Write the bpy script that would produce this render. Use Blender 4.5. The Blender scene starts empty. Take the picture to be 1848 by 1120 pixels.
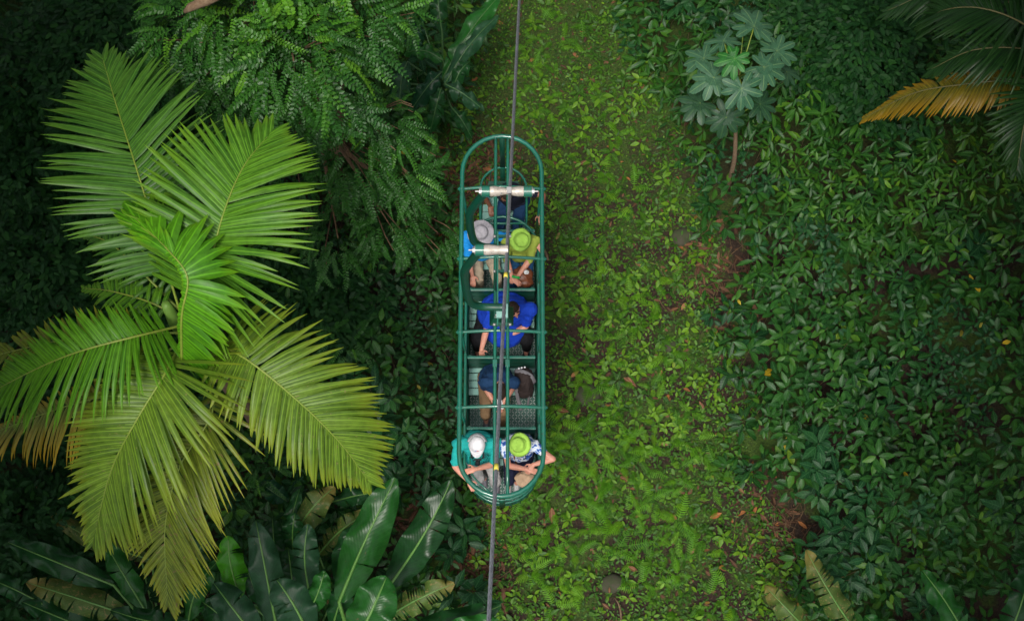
import bpy, math, random
import numpy as np
from mathutils import Vector, Matrix, noise

random.seed(7)
rng = np.random.default_rng(7)
R = math.radians
SC = bpy.context.scene
COL = SC.collection

# ------------------------------------------------------------------ camera
CAM_H, TILT, FPX = 21.0, R(17.0), 2500.0
cam_d = bpy.data.cameras.new('camera')
cam = bpy.data.objects.new('camera', cam_d)
COL.objects.link(cam)
cam.location = (0, 0, CAM_H)
cam.rotation_euler = (TILT, 0, 0)
cam_d.sensor_width = 36
cam_d.lens = FPX / 1848 * 36
cam_d.clip_end = 500
SC.camera = cam

# ------------------------------------------------------------------ light
SUN_EL, SUN_AZ = R(66), R(200)
w = bpy.data.worlds.new('World')
SC.world = w
w.use_nodes = True
nt = w.node_tree
nt.nodes.clear()
wo = nt.nodes.new('ShaderNodeOutputWorld')
bg = nt.nodes.new('ShaderNodeBackground')
sky = nt.nodes.new('ShaderNodeTexSky')
sky.sky_type = 'NISHITA'
sky.sun_disc = False
sky.sun_elevation = SUN_EL
sky.sun_rotation = SUN_AZ
sky.air_density = 1.2
sky.dust_density = 4.0
hs = nt.nodes.new('ShaderNodeHueSaturation')
hs.inputs['Saturation'].default_value = 0.35
nt.links.new(sky.outputs[0], hs.inputs['Color'])
nt.links.new(hs.outputs[0], bg.inputs['Color'])
bg.inputs['Strength'].default_value = 0.15
nt.links.new(bg.outputs[0], wo.inputs[0])
sl = bpy.data.lights.new('sun', 'SUN')
sl.energy = 1.5
sl.angle = R(14)
sl.color = (1.0, 0.96, 0.88)
so = bpy.data.objects.new('sun', sl)
COL.objects.link(so)
_d = Vector((math.sin(SUN_AZ) * math.cos(SUN_EL), math.cos(SUN_AZ) * math.cos(SUN_EL), math.sin(SUN_EL)))
so.rotation_euler = _d.to_track_quat('Z', 'Y').to_euler()
so.location = (0, 0, 40)
SC.view_settings.view_transform = 'Standard'
SC.view_settings.look = 'None'
SC.view_settings.exposure = 0.42
SC.view_settings.gamma = 1.0
SC.view_settings.use_curve_mapping = False
SC.cycles.max_bounces = 5
SC.cycles.diffuse_bounces = 3
SC.cycles.glossy_bounces = 3
SC.cycles.transmission_bounces = 3

# ------------------------------------------------------------------ helpers
AX = Vector((0, math.sin(TILT), -math.cos(TILT)))
UP = Vector((0, math.cos(TILT), math.sin(TILT)))
RT = Vector((1, 0, 0))


def at(px, py, z):
    """world point at height z for a place surveyed in the photograph"""
    d = AX + RT * ((px - 924) / FPX) + UP * ((560 - py) / FPX)
    return Vector((0, 0, CAM_H)) + d * ((z - CAM_H) / d.z)


ORG = {}


def tag(o, label=None, cat=None, group=None, kind=None):
    if label: o['label'] = label
    if cat: o['category'] = cat
    if group: o['group'] = group
    if kind: o['kind'] = kind
    return o


def thing(name, loc, label, cat, group=None, rz=0.0):
    o = bpy.data.objects.new(name, None)
    o.empty_display_size = 0.1
    COL.objects.link(o)
    o.location = loc
    o.rotation_euler = (0, 0, rz)
    ORG[o.name] = Vector(loc)
    return tag(o, label, cat, group)


def link_mesh(name, me, mat, parent=None):
    if mat: 
        me.materials.clear()
        me.materials.append(mat)
    o = bpy.data.objects.new(name, me)
    COL.objects.link(o)
    if parent:
        o.parent = parent
        ORG[o.name] = ORG[parent.name].copy() if parent.name in ORG else Vector()
    else:
        ORG[o.name] = Vector()
    return o


def np_mesh(name, V, T, uv=None, rnd=None, smooth=True):
    """fast triangle mesh"""
    me = bpy.data.meshes.new(name)
    V = np.ascontiguousarray(V, dtype=np.float32)
    T = np.ascontiguousarray(T, dtype=np.int32)
    me.vertices.add(len(V))
    me.vertices.foreach_set('co', V.ravel())
    n = len(T)
    me.loops.add(n * 3)
    me.loops.foreach_set('vertex_index', T.ravel())
    me.polygons.add(n)
    me.polygons.foreach_set('loop_start', np.arange(0, n * 3, 3, dtype=np.int32))
    me.polygons.foreach_set('use_smooth', np.full(n, smooth, dtype=bool))
    if uv is not None:
        l = me.uv_layers.new(name='UVMap')
        l.data.foreach_set('uv', np.ascontiguousarray(np.asarray(uv, dtype=np.float32)[T.ravel()]).ravel())
    if rnd is not None:
        a = me.attributes.new('rnd', 'FLOAT', 'POINT')
        a.data.foreach_set('value', np.ascontiguousarray(rnd, dtype=np.float32))
    me.update(calc_edges=True)
    return me


class MB:
    def __init__(self):
        self.v, self.f, self.uv = [], [], []

    def add(self, vs, fs, uvs=None):
        b = len(self.v)
        self.v += [Vector(p) for p in vs]
        self.f += [tuple(i + b for i in f) for f in fs]
        self.uv += list(uvs) if uvs else [(0, 0)] * len(vs)

    def box(self, c, s, rot=None):
        c = Vector(c)
        vs = []
        for x in (-1, 1):
            for y in (-1, 1):
                for z in (-1, 1):
                    p = Vector((x * s[0] / 2, y * s[1] / 2, z * s[2] / 2))
                    if rot: p = rot @ p
                    vs.append(c + p)
        self.add(vs, [(0, 1, 3, 2), (4, 6, 7, 5), (0, 4, 5, 1), (2, 3, 7, 6), (0, 2, 6, 4), (1, 5, 7, 3)])

    def tube(self, pts, r, n=8, closed=False, cap=True, flat=1.0):
        pts = [Vector(p) for p in pts]
        m = len(pts)
        rs = r if isinstance(r, (list, tuple)) else [r] * m
        vs, prev = [], None
        for i, p in enumerate(pts):
            if closed:
                t = pts[(i + 1) % m] - pts[i - 1]
            else:
                t = pts[min(i + 1, m - 1)] - pts[max(i - 1, 0)]
            t = t.normalized() if t.length > 1e-9 else Vector((0, 0, 1))
            if prev is None:
                a = Vector((0, 0, 1)) if abs(t.z) < 0.9 else Vector((1, 0, 0))
                u = (a - t * a.dot(t)).normalized()
            else:
                u = prev - t * prev.dot(t)
                u = u.normalized() if u.length > 1e-6 else t.orthogonal().normalized()
            prev = u
            q = t.cross(u)
            for k in range(n):
                an = 2 * math.pi * k / n
                vs.append(p + (u * math.cos(an) * flat + q * math.sin(an)) * rs[i])
        fs = []
        for i in range(m if closed else m - 1):
            a, b = i * n, ((i + 1) % m) * n
            for k in range(n):
                k2 = (k + 1) % n
                fs.append((a + k, a + k2, b + k2, b + k))
        if cap and not closed:
            fs.append(tuple(range(n - 1, -1, -1)))
            fs.append(tuple((m - 1) * n + k for k in range(n)))
        self.add(vs, fs, [(0.5, i / max(1, m - 1)) for i in range(m) for _ in range(n)])

    def ell(self, c, r, rot=None, n=12, m=8):
        c = Vector(c)
        r = r if isinstance(r, (list, tuple)) else (r, r, r)
        vs = [Vector((0, 0, r[2]))]
        for i in range(1, m):
            th = math.pi * i / m
            for k in range(n):
                ph = 2 * math.pi * k / n
                vs.append(Vector((r[0] * math.sin(th) * math.cos(ph), r[1] * math.sin(th) * math.sin(ph), r[2] * math.cos(th))))
        vs.append(Vector((0, 0, -r[2])))
        if rot: vs = [rot @ v for v in vs]
        vs = [c + v for v in vs]
        fs = [(0, 1 + k, 1 + (k + 1) % n) for k in range(n)]
        for i in range(m - 2):
            a, b = 1 + i * n, 1 + (i + 1) * n
            for k in range(n):
                fs.append((a + k, b + k, b + (k + 1) % n, a + (k + 1) % n))
        a = 1 + (m - 2) * n
        fs += [(a + k, len(vs) - 1, a + (k + 1) % n) for k in range(n)]
        self.add(vs, fs)

    def cap(self, a, ra, b, rb, n=10):
        """tapered capsule"""
        a, b = Vector(a), Vector(b)
        t = b - a
        L = t.length
        t = t.normalized()
        pts, rs = [], []
        for s in (-1, -0.8, -0.45, 0):
            pts.append(a + t * ra * s); rs.append(max(ra * math.sqrt(max(0, 1 - s * s)), ra * 0.12))
        for s in (0, 0.45, 0.8, 1):
            pts.append(b + t * rb * s); rs.append(max(rb * math.sqrt(max(0, 1 - s * s)), rb * 0.12))
        self.tube(pts, rs, n)

    def lathe(self, prof, c=(0, 0, 0), rot=None, n=24, wob=None, caps=True):
        c = Vector(c)
        vs = []
        for (r, z) in prof:
            for k in range(n):
                an = 2 * math.pi * k / n
                dz = wob(r, an) if wob else 0
                p = Vector((r * math.cos(an), r * math.sin(an), z + dz))
                if rot: p = rot @ p
                vs.append(c + p)
        fs = []
        for i in range(len(prof) - 1):
            for k in range(n):
                k2 = (k + 1) % n
                fs.append((i * n + k, i * n + k2, (i + 1) * n + k2, (i + 1) * n + k))
        if caps:
            fs.append(tuple(range(n - 1, -1, -1)))
            fs.append(tuple((len(prof) - 1) * n + k for k in range(n)))
        self.add(vs, fs)

    def build(self, name, mat, parent=None, smooth=True):
        o = Vector()
        if parent is not None and parent.name in ORG: o = ORG[parent.name]
        me = bpy.data.meshes.new(name)
        me.from_pydata([v - o for v in self.v], [], self.f)
        l = me.uv_layers.new(name='UVMap')
        for lp in me.loops:
            l.data[lp.index].uv = self.uv[lp.vertex_index]
        me.polygons.foreach_set('use_smooth', [smooth] * len(me.polygons))
        me.update()
        return link_mesh(name, me, mat, parent)


def auto_sharp(o, ang=40):
    me = o.data
    me.set_sharp_from_angle(angle=R(ang))
    return o


def bevel(o, w=0.004, seg=2):
    m = o.modifiers.new('bevel', 'BEVEL')
    m.width = w; m.segments = seg; m.limit_method = 'ANGLE'
    return o


def smooth_path(pts, k=8):
    """Catmull-Rom through the points"""
    P = [Vector(p) for p in pts]
    P = [P[0] * 2 - P[1]] + P + [P[-1] * 2 - P[-2]]
    out = []
    for i in range(1, len(P) - 2):
        for j in range(k):
            t = j / k
            a, b, c, d = P[i - 1], P[i], P[i + 1], P[i + 2]
            out.append(0.5 * ((2 * b) + (c - a) * t + (2 * a - 5 * b + 4 * c - d) * t * t + (3 * b - a - 3 * c + d) * t ** 3))
    out.append(P[-2])
    return out


# ------------------------------------------------------------------ materials
def new_mat(name):
    m = bpy.data.materials.new(name)
    m.use_nodes = True
    n = m.node_tree
    n.nodes.clear()
    out = n.nodes.new('ShaderNodeOutputMaterial')
    b = n.nodes.new('ShaderNodeBsdfPrincipled')
    n.links.new(b.outputs[0], out.inputs[0])
    return m, n, b, out


def ramp(n, stops):
    r = n.nodes.new('ShaderNodeValToRGB')
    e = r.color_ramp.elements
    e[0].position, e[0].color = stops[0][0], (*stops[0][1], 1)
    e[1].position, e[1].color = stops[1][0], (*stops[1][1], 1)
    for p, c in stops[2:]:
        x = e.new(p); x.color = (*c, 1)
    return r


def math_n(n, op, a, b=None, c=None):
    m = n.nodes.new('ShaderNodeMath')
    m.operation = op
    for i, x in enumerate((a, b, c)):
        if x is None: continue
        if isinstance(x, (int, float)): m.inputs[i].default_value = x
        else: n.links.new(x, m.inputs[i])
    return m.outputs[0]


def mixc(n, fac, a, b, mode='MIX'):
    m = n.nodes.new('ShaderNodeMix')
    m.data_type = 'RGBA'; m.blend_type = mode
    if isinstance(fac, (int, float)): m.inputs[0].default_value = fac
    else: n.links.new(fac, m.inputs[0])
    for s, x in ((6, a), (7, b)):
        if isinstance(x, tuple): m.inputs[s].default_value = (*x[:3], 1)
        else: n.links.new(x, m.inputs[s])
    return m.outputs[2]


def noise_n(n, scale, detail=3, coord=None, rough=0.55):
    t = n.nodes.new('ShaderNodeTexNoise')
    t.inputs['Scale'].default_value = scale
    t.inputs['Detail'].default_value = detail
    t.inputs['Roughness'].default_value = rough
    if coord is not None: n.links.new(coord, t.inputs['Vector'])
    return t


def bump_n(n, b, height, strength=0.3, dist=0.01):
    bp = n.nodes.new('ShaderNodeBump')
    bp.inputs['Strength'].default_value = strength
    bp.inputs['Distance'].default_value = dist
    n.links.new(height, bp.inputs['Height'])
    n.links.new(bp.outputs[0], b.inputs['Normal'])
    return bp


def leaf_mat(name, cols, rib=(0.10, 0.22, 0.04), rough=0.38, vein=9.0, ribw=0.06, trans=0.25, tipc=None, tip0=0.6,
             per_obj=False, spots=None, spec=0.28, veinamt=0.35, patch=0.0, vbump=0.15):
    """cols: ramp stops over a per-leaf random value; u across the blade, v along it"""
    m, n, b, out = new_mat(name)
    if per_obj:
        oi = n.nodes.new('ShaderNodeObjectInfo'); rv = oi.outputs['Random']
    else:
        a = n.nodes.new('ShaderNodeAttribute'); a.attribute_name = 'rnd'; rv = a.outputs['Fac']
    r = ramp(n, cols)
    n.links.new(rv, r.inputs[0])
    col = r.outputs[0]
    uv = n.nodes.new('ShaderNodeUVMap')
    sp = n.nodes.new('ShaderNodeSeparateXYZ')
    n.links.new(uv.outputs[0], sp.inputs[0])
    u, v = sp.outputs[0], sp.outputs[1]
    geo = n.nodes.new('ShaderNodeNewGeometry')
    nz = noise_n(n, 14, 3, geo.outputs['Position'])
    dk = n.nodes.new('ShaderNodeMapRange')
    n.links.new(nz.outputs[0], dk.inputs[0])
    dk.inputs[1].default_value = 0.3; dk.inputs[2].default_value = 0.7
    dk.inputs[3].default_value = 0.8; dk.inputs[4].default_value = 1.2
    mul = n.nodes.new('ShaderNodeVectorMath'); mul.operation = 'SCALE'
    n.links.new(col, mul.inputs[0]); n.links.new(dk.outputs[0], mul.inputs['Scale'])
    col = mul.outputs[0]
    if patch > 0:
        bigv = noise_n(n, 1.1, 2, geo.outputs['Position'])
        pr = ramp(n, [(0.42, (0, 0, 0)), (0.6, (1, 1, 1))])
        n.links.new(bigv.outputs[0], pr.inputs[0])
        col = mixc(n, math_n(n, 'MULTIPLY', pr.outputs[0], patch), col, mixc(n, 1.0, col, (1.7, 1.25, 0.7), 'MULTIPLY'))
    au = math_n(n, 'ABSOLUTE', math_n(n, 'SUBTRACT', u, 0.5))
    # side veins run forward from the midrib
    ph = math_n(n, 'MULTIPLY', math_n(n, 'SUBTRACT', v, math_n(n, 'MULTIPLY', au, 0.35)), vein * 6.283)
    sn = math_n(n, 'SINE', ph)
    vm = math_n(n, 'MULTIPLY', math_n(n, 'GREATER_THAN', sn, 0.86), veinamt)
    if tipc is not None:
        tr = n.nodes.new('ShaderNodeMapRange')
        n.links.new(v, tr.inputs[0]); tr.inputs[1].default_value = tip0; tr.inputs[2].default_value = 1.0
        nn = noise_n(n, 5, 2, geo.outputs['Position'])
        tf = math_n(n, 'MULTIPLY', tr.outputs[0], math_n(n, 'ADD', nn.outputs[0], 0.45))
        tf = math_n(n, 'MINIMUM', tf, 1.0)
        col = mixc(n, tf, col, tipc)
    col = mixc(n, vm, col, rib)
    rm = math_n(n, 'LESS_THAN', au, ribw)
    col = mixc(n, math_n(n, 'MULTIPLY', rm, 0.75), col, rib)
    if spots is not None:
        vo = noise_n(n, 22, 4, geo.outputs['Position'])
        col = mixc(n, math_n(n, 'MULTIPLY', math_n(n, 'GREATER_THAN', vo.outputs[0], spots[1]), 0.8), col, spots[0])
    n.links.new(col, b.inputs['Base Color'])
    b.inputs['Roughness'].default_value = rough
    b.inputs['Specular IOR Level'].default_value = spec
    bump_n(n, b, sn, vbump, 0.003)
    tb = n.nodes.new('ShaderNodeBsdfTranslucent')
    tc = mixc(n, 1.0, col, (1.3, 1.35, 0.5), 'MULTIPLY')
    n.links.new(tc, tb.inputs[0])
    mx = n.nodes.new('ShaderNodeMixShader')
    mx.inputs[0].default_value = trans
    n.links.new(b.outputs[0], mx.inputs[1]); n.links.new(tb.outputs[0], mx.inputs[2])
    n.links.new(mx.outputs[0], out.inputs[0])
    return m


def paint(name, col, rough=0.32, metal=0.0, wear=0.25, wearcol=None, bump=0.15, sc=18, coat=0.0, chips=False):
    m, n, b, out = new_mat(name)
    geo = n.nodes.new('ShaderNodeNewGeometry')
    nz = noise_n(n, sc, 5, geo.outputs['Position'], 0.65)
    wc = wearcol or tuple(min(1, c * 1.9 + 0.02) for c in col)
    r = ramp(n, [(0.35, (0, 0, 0)), (0.75, (1, 1, 1))])
    n.links.new(nz.outputs[0], r.inputs[0])
    c = mixc(n, math_n(n, 'MULTIPLY', r.outputs[0], wear), tuple(col), wc)
    if chips:
        cn = noise_n(n, 55, 3, geo.outputs['Position'], .6)
        c = mixc(n, math_n(n, 'MULTIPLY', math_n(n, 'GREATER_THAN', cn.outputs[0], .66), .8), c, (0.10, 0.045, 0.02))
        gn = noise_n(n, 4, 4, geo.outputs['Position'], .7)
        gr = ramp(n, [(.45, (0, 0, 0)), (.7, (1, 1, 1))]); n.links.new(gn.outputs[0], gr.inputs[0])
        c = mixc(n, math_n(n, 'MULTIPLY', gr.outputs[0], .35), c, (0.03, 0.055, 0.03))
    n.links.new(c, b.inputs['Base Color'])
    rr = n.nodes.new('ShaderNodeMapRange')
    n.links.new(nz.outputs[0], rr.inputs[0])
    rr.inputs[3].default_value = rough * 0.75; rr.inputs[4].default_value = rough * 1.4
    n.links.new(rr.outputs[0], b.inputs['Roughness'])
    b.inputs['Metallic'].default_value = metal
    b.inputs['Coat Weight'].default_value = coat
    bump_n(n, b, nz.outputs[0], bump, 0.003)
    return m


def cloth(name, col, var=0.3, sc=9):
    m, n, b, out = new_mat(name)
    geo = n.nodes.new('ShaderNodeNewGeometry')
    nz = noise_n(n, sc, 4, geo.outputs['Position'], 0.6)
    c = mixc(n, nz.outputs[0], tuple(x * (1 - var) for x in col), tuple(min(1, x * (1 + var)) for x in col))
    n.links.new(c, b.inputs['Base Color'])
    b.inputs['Roughness'].default_value = 0.85
    b.inputs['Specular IOR Level'].default_value = 0.25
    wv = noise_n(n, 16, 2, geo.outputs['Position'])
    bump_n(n, b, wv.outputs[0], 0.7, 0.02)
    return m


def skin_mat(name, col):
    m, n, b, out = new_mat(name)
    geo = n.nodes.new('ShaderNodeNewGeometry')
    nz = noise_n(n, 30, 3, geo.outputs['Position'])
    c = mixc(n, nz.outputs[0], tuple(x * 0.88 for x in col), (min(1, col[0] * 1.12), col[1] * 0.98, col[2] * 0.95))
    n.links.new(c, b.inputs['Base Color'])
    b.inputs['Roughness'].default_value = 0.5
    b.inputs['Subsurface Weight'].default_value = 0.12
    b.inputs['Subsurface Radius'].default_value = (0.02, 0.008, 0.004)
    return m


G1 = [(0.0, (0.005, 0.034, 0.008)), (0.4, (0.012, 0.064, 0.011)), (0.75, (0.026, 0.105, 0.014)), (0.93, (0.065, 0.180, 0.015)), (0.985, (0.16, 0.26, 0.02)), (1.0, (0.45, 0.33, 0.02))]
M = {}
M['broad'] = leaf_mat('broad_leaf', G1, rib=(0.06, 0.19, 0.05), vein=6, ribw=0.035, rough=0.38, patch=0.4, spec=.24)
M['cool'] = leaf_mat('cool_leaf', [(0.0, (0.006, 0.040, 0.013)), (0.5, (0.012, 0.068, 0.020)), (0.9, (0.030, 0.110, 0.022)), (0.985, (0.09, 0.19, 0.03)), (1.0, (0.3, 0.24, 0.03))], rib=(0.06, 0.17, 0.06), vein=6, ribw=.04, rough=.42, spec=.22)
M['lance'] = leaf_mat('lance_leaf', [(0.0, (0.007, 0.043, 0.010)), (0.4, (0.014, 0.080, 0.011)), (0.75, (0.034, 0.130, 0.011)), (0.97, (0.10, 0.24, 0.015)), (1.0, (0.40, 0.30, 0.02))],
                      rib=(0.08, 0.2, 0.04), vein=7, ribw=0.05, rough=0.4, patch=0.6)
M['shade'] = leaf_mat('shade_tinted_leaf', [(0.0, (0.006, 0.032, 0.008)), (0.6, (0.010, 0.050, 0.010)), (1.0, (0.02, 0.080, 0.012))], rib=(0.02, 0.08, 0.02), vein=6, trans=0.15, spec=.14, rough=.5)  # leaf green darkened to carry the shade of the picture's edges
M['cover'] = leaf_mat('cover_leaf', [(0.0, (0.012, 0.052, 0.005)), (0.5, (0.038, 0.122, 0.007)), (0.8, (0.088, 0.210, 0.008)), (0.96, (0.17, 0.33, 0.012)), (1.0, (0.28, 0.14, 0.03))], vein=3, ribw=0.05, rough=0.5)
M['fern'] = leaf_mat('fern_green', [(0.0, (0.060, 0.21, 0.008)), (0.6, (0.115, 0.33, 0.010)), (1.0, (0.19, 0.42, 0.014))], rib=(0.12, 0.3, 0.03), vein=14, per_obj=True, rough=0.5, trans=0.35, ribw=0.03)
M['spray'] = leaf_mat('spray_leaf', [(0.0, (0.010, 0.058, 0.008)), (0.6, (0.024, 0.105, 0.010)), (0.9, (0.06, 0.19, 0.012)), (1.0, (0.12, 0.29, 0.014))], rib=(0.07, 0.2, 0.03), vein=4, per_obj=True, tipc=None, rough=0.3)
M['spray_bright'] = leaf_mat('young_spray_leaf', [(0.0, (0.045, 0.18, 0.010)), (1.0, (0.16, 0.38, 0.02))], rib=(0.12, 0.3, 0.04), vein=4, per_obj=True, rough=0.33, trans=0.35)
M['spray_dark'] = leaf_mat('old_spray_leaf', [(0.0, (0.008, 0.045, 0.012)), (1.0, (0.02, 0.09, 0.014))], rib=(0.04, 0.12, 0.03), vein=4, rough=0.34)
M['twig'] = paint('twig_bark', (0.10, 0.055, 0.028), rough=0.85, wear=0.5, wearcol=(0.30, 0.2, 0.1))
M['green_stem'] = paint('green_stem', (0.10, 0.22, 0.03), rough=0.5, wear=0.4, wearcol=(0.22, 0.3, 0.06))
M['bark'] = paint('bark', (0.13, 0.075, 0.04), rough=0.9, wear=0.7, wearcol=(0.30, 0.22, 0.14), bump=1.0, sc=25)
M['dead_leaf'] = leaf_mat('dead_leaf', [(0.0, (0.09, 0.035, 0.016)), (0.5, (0.18, 0.07, 0.035)), (0.8, (0.28, 0.16, 0.08)), (1.0, (0.34, 0.11, 0.03))], rib=(0.4, 0.25, 0.12), per_obj=True, vein=6, rough=0.7, trans=0.1)
M['stone'] = paint('mossy_stone', (0.06, 0.05, 0.035), rough=0.9, wear=0.9, wearcol=(0.03, 0.06, 0.012), bump=1.0, sc=9)

# gondola
M['gpaint'] = paint('green_gloss_paint', (0.008, 0.135, 0.086), rough=0.2, wear=0.2, wearcol=(0.03, 0.20, 0.14), sc=12, coat=0.5, bump=0.03, chips=True)
M['gdark'] = paint('dark_green_paint', (0.004, 0.065, 0.038), rough=0.3, wear=0.25, wearcol=(0.015, 0.11, 0.07), sc=14, bump=.04, chips=True)
M['slat'] = paint('worn_seat_paint', (0.20, 0.42, 0.36), rough=0.5, wear=0.5, wearcol=(0.36, 0.56, 0.50), sc=14)
M['steel'] = paint('bright_steel', (0.38, 0.37, 0.36), rough=0.4, metal=0.6, wear=0.3, wearcol=(0.8, 0.76, 0.7))
M['castwhite'] = paint('worn_white_casting', (0.60, 0.53, 0.46), rough=0.4, wear=0.75, wearcol=(0.30, 0.25, 0.20), sc=26, metal=.25, chips=True)
M['cable'] = paint('greased_steel_wire', (0.15, 0.155, 0.17), rough=0.42, metal=0.4, wear=0.7, wearcol=(0.30, 0.31, 0.33), sc=26)
M['yellow'] = paint('yellow_tape', (0.62, 0.50, 0.06), rough=0.6)
M['rubber'] = paint('black_rubber', (0.015, 0.015, 0.017), rough=0.7)


def tread_mat():
    m, n, b, out = new_mat('diamond_plate')
    tc = n.nodes.new('ShaderNodeTexCoord')
    sp = n.nodes.new('ShaderNodeSeparateXYZ')
    n.links.new(tc.outputs['Object'], sp.inputs[0])
    x = math_n(n, 'MULTIPLY', sp.outputs[0], 25.0)
    y = math_n(n, 'MULTIPLY', sp.outputs[1], 25.0)
    fx = math_n(n, 'FLOOR', x); fy = math_n(n, 'FLOOR', y)
    par = math_n(n, 'MODULO', math_n(n, 'ABSOLUTE', math_n(n, 'ADD', fx, fy)), 2.0)
    sg = math_n(n, 'SUBTRACT', math_n(n, 'MULTIPLY', par, 2.0), 1.0)
    lx = math_n(n, 'SUBTRACT', math_n(n, 'FRACT', x), 0.5)
    ly = math_n(n, 'SUBTRACT', math_n(n, 'FRACT', y), 0.5)
    a = math_n(n, 'ADD', lx, math_n(n, 'MULTIPLY', ly, sg))
    c = math_n(n, 'SUBTRACT', lx, math_n(n, 'MULTIPLY', ly, sg))
    e = math_n(n, 'ADD', math_n(n, 'POWER', math_n(n, 'MULTIPLY', math_n(n, 'ABSOLUTE', a), 1.25), 2.0),
               math_n(n, 'POWER', math_n(n, 'MULTIPLY', math_n(n, 'ABSOLUTE', c), 4.5), 2.0))
    lug = math_n(n, 'SUBTRACT', 1.0, math_n(n, 'MINIMUM', e, 1.0))
    nz = noise_n(n, 7, 5, tc.outputs['Object'])
    base = mixc(n, nz.outputs[0], (0.03, 0.12, 0.09), (0.16, 0.28, 0.24))
    col = mixc(n, math_n(n, 'MULTIPLY', math_n(n, 'GREATER_THAN', lug, 0.25), 0.85), base, (0.66, 0.70, 0.68))
    n.links.new(col, b.inputs['Base Color'])
    b.inputs['Roughness'].default_value = 0.4
    b.inputs['Metallic'].default_value = 0.35
    bump_n(n, b, lug, 1.0, 0.004)
    return m


M['tread'] = tread_mat()

# ------------------------------------------------------------------ the ground
PB = [(0, 890, 1085), (120, 878, 1120), (250, 850, 1185), (400, 850, 1235), (560, 885, 1255), (700, 885, 1290), (820, 880, 1305), (920, 895, 1345), (1000, 900, 1385), (1120, 898, 1410)]
_bl = [at(a, y, 0) for y, a, b in PB][::-1]
_br = [at(b, y, 0) for y, a, b in PB][::-1]
BY = np.array([p.y for p in _bl])
BLX = np.array([p.x for p in _bl])
BRX = np.array([p.x for p in _br])


def fract_noise(X, Y, seed=0):
    """cheap smooth noise from sine sums, about -1..1"""
    r = np.random.default_rng(100 + seed)
    s = np.zeros_like(X, dtype=float)
    for k in range(7):
        a = r.uniform(0, 6.283); f = r.uniform(0.7, 3.2); p = r.uniform(0, 6.283)
        s += np.sin((X * math.cos(a) + Y * math.sin(a)) * f + p) / (0.6 + f * 0.5)
    return s / 3.0


def edge_dist(X, Y):
    """signed metres outside the mown strip: <0 inside"""
    l = np.interp(Y, BY, BLX); r = np.interp(Y, BY, BRX)
    wob = 0.18 * fract_noise(X * 2.2, Y * 2.2, 3)
    return np.maximum(l - X, X - r) + wob


def ground_z(X, Y):
    d = edge_dist(X, Y)
    g = 0.06 * fract_noise(X, Y, 1) + 0.03 * fract_noise(X * 3, Y * 3, 2)
    return g + np.clip(d, 0, 3) * 0.10


def canopy_z(X, Y):
    """top of the undergrowth"""
    d = edge_dist(X, Y)
    k = np.clip(d / 0.9, 0, 1)
    k = k * k * (3 - 2 * k)
    b = 1.0 + 0.62 * fract_noise(X * 0.9, Y * 0.9, 5) + 0.42 * fract_noise(X * 2.3, Y * 2.3, 6)
    return ground_z(X, Y) + 0.08 + k * np.clip(b, 0.05, 2.4)


def ground():
    xs = np.concatenate([np.linspace(-45, -12, 12, endpoint=False), np.linspace(-12, 12, 241), np.linspace(12, 45, 13)[1:]])
    ys = np.concatenate([np.linspace(-35, -2, 12, endpoint=False), np.linspace(-2, 15, 171), np.linspace(15, 60, 14)[1:]])
    X, Y = np.meshgrid(xs, ys)
    Z = ground_z(X, Y) + 0.012 * np.random.default_rng(3).standard_normal(X.shape)
    V = np.stack([X, Y, Z], -1).reshape(-1, 3)
    nx, ny = len(xs), len(ys)
    i = np.arange(nx * ny).reshape(ny, nx)
    a, b, c, d = i[:-1, :-1].ravel(), i[:-1, 1:].ravel(), i[1:, 1:].ravel(), i[1:, :-1].ravel()
    T = np.concatenate([np.stack([a, b, c], 1), np.stack([a, c, d], 1)])
    m, n, bs, out = new_mat('forest_floor')
    geo = n.nodes.new('ShaderNodeNewGeometry')
    n1 = noise_n(n, 1.3, 5, geo.outputs['Position'], 0.65)
    n2 = noise_n(n, 26, 4, geo.outputs['Position'], 0.7)
    soil = ramp(n, [(0.3, (0.012, 0.007, 0.005)), (0.55, (0.034, 0.019, 0.011)), (0.75, (0.085, 0.045, 0.026))])
    n.links.new(n2.outputs[0], soil.inputs[0])
    moss = ramp(n, [(0.3, (0.016, 0.042, 0.005)), (0.7, (0.065, 0.120, 0.010))])
    n.links.new(n2.outputs[0], moss.inputs[0])
    f = ramp(n, [(0.46, (0, 0, 0)), (0.58, (1, 1, 1))])
    n.links.new(n1.outputs[0], f.inputs[0])
    # the far part of the strip is mossy lawn
    sp = n.nodes.new('ShaderNodeSeparateXYZ'); n.links.new(geo.outputs['Position'], sp.inputs[0])
    far = n.nodes.new('ShaderNodeMapRange'); n.links.new(sp.outputs[1], far.inputs[0])
    far.inputs[1].default_value = 8.0; far.inputs[2].default_value = 10.5
    ff = math_n(n, 'MAXIMUM', f.outputs[0], math_n(n, 'MULTIPLY', far.outputs[0], 0.8))
    c = mixc(n, ff, soil.outputs[0], moss.outputs[0])
    n.links.new(c, bs.inputs['Base Color'])
    bs.inputs['Roughness'].default_value = 0.95
    bump_n(n, bs, n2.outputs[0], 1.0, 0.03)
    o = link_mesh('ground', np_mesh('ground', V, T), m)
    tag(o, kind='structure')


ground()


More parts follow.
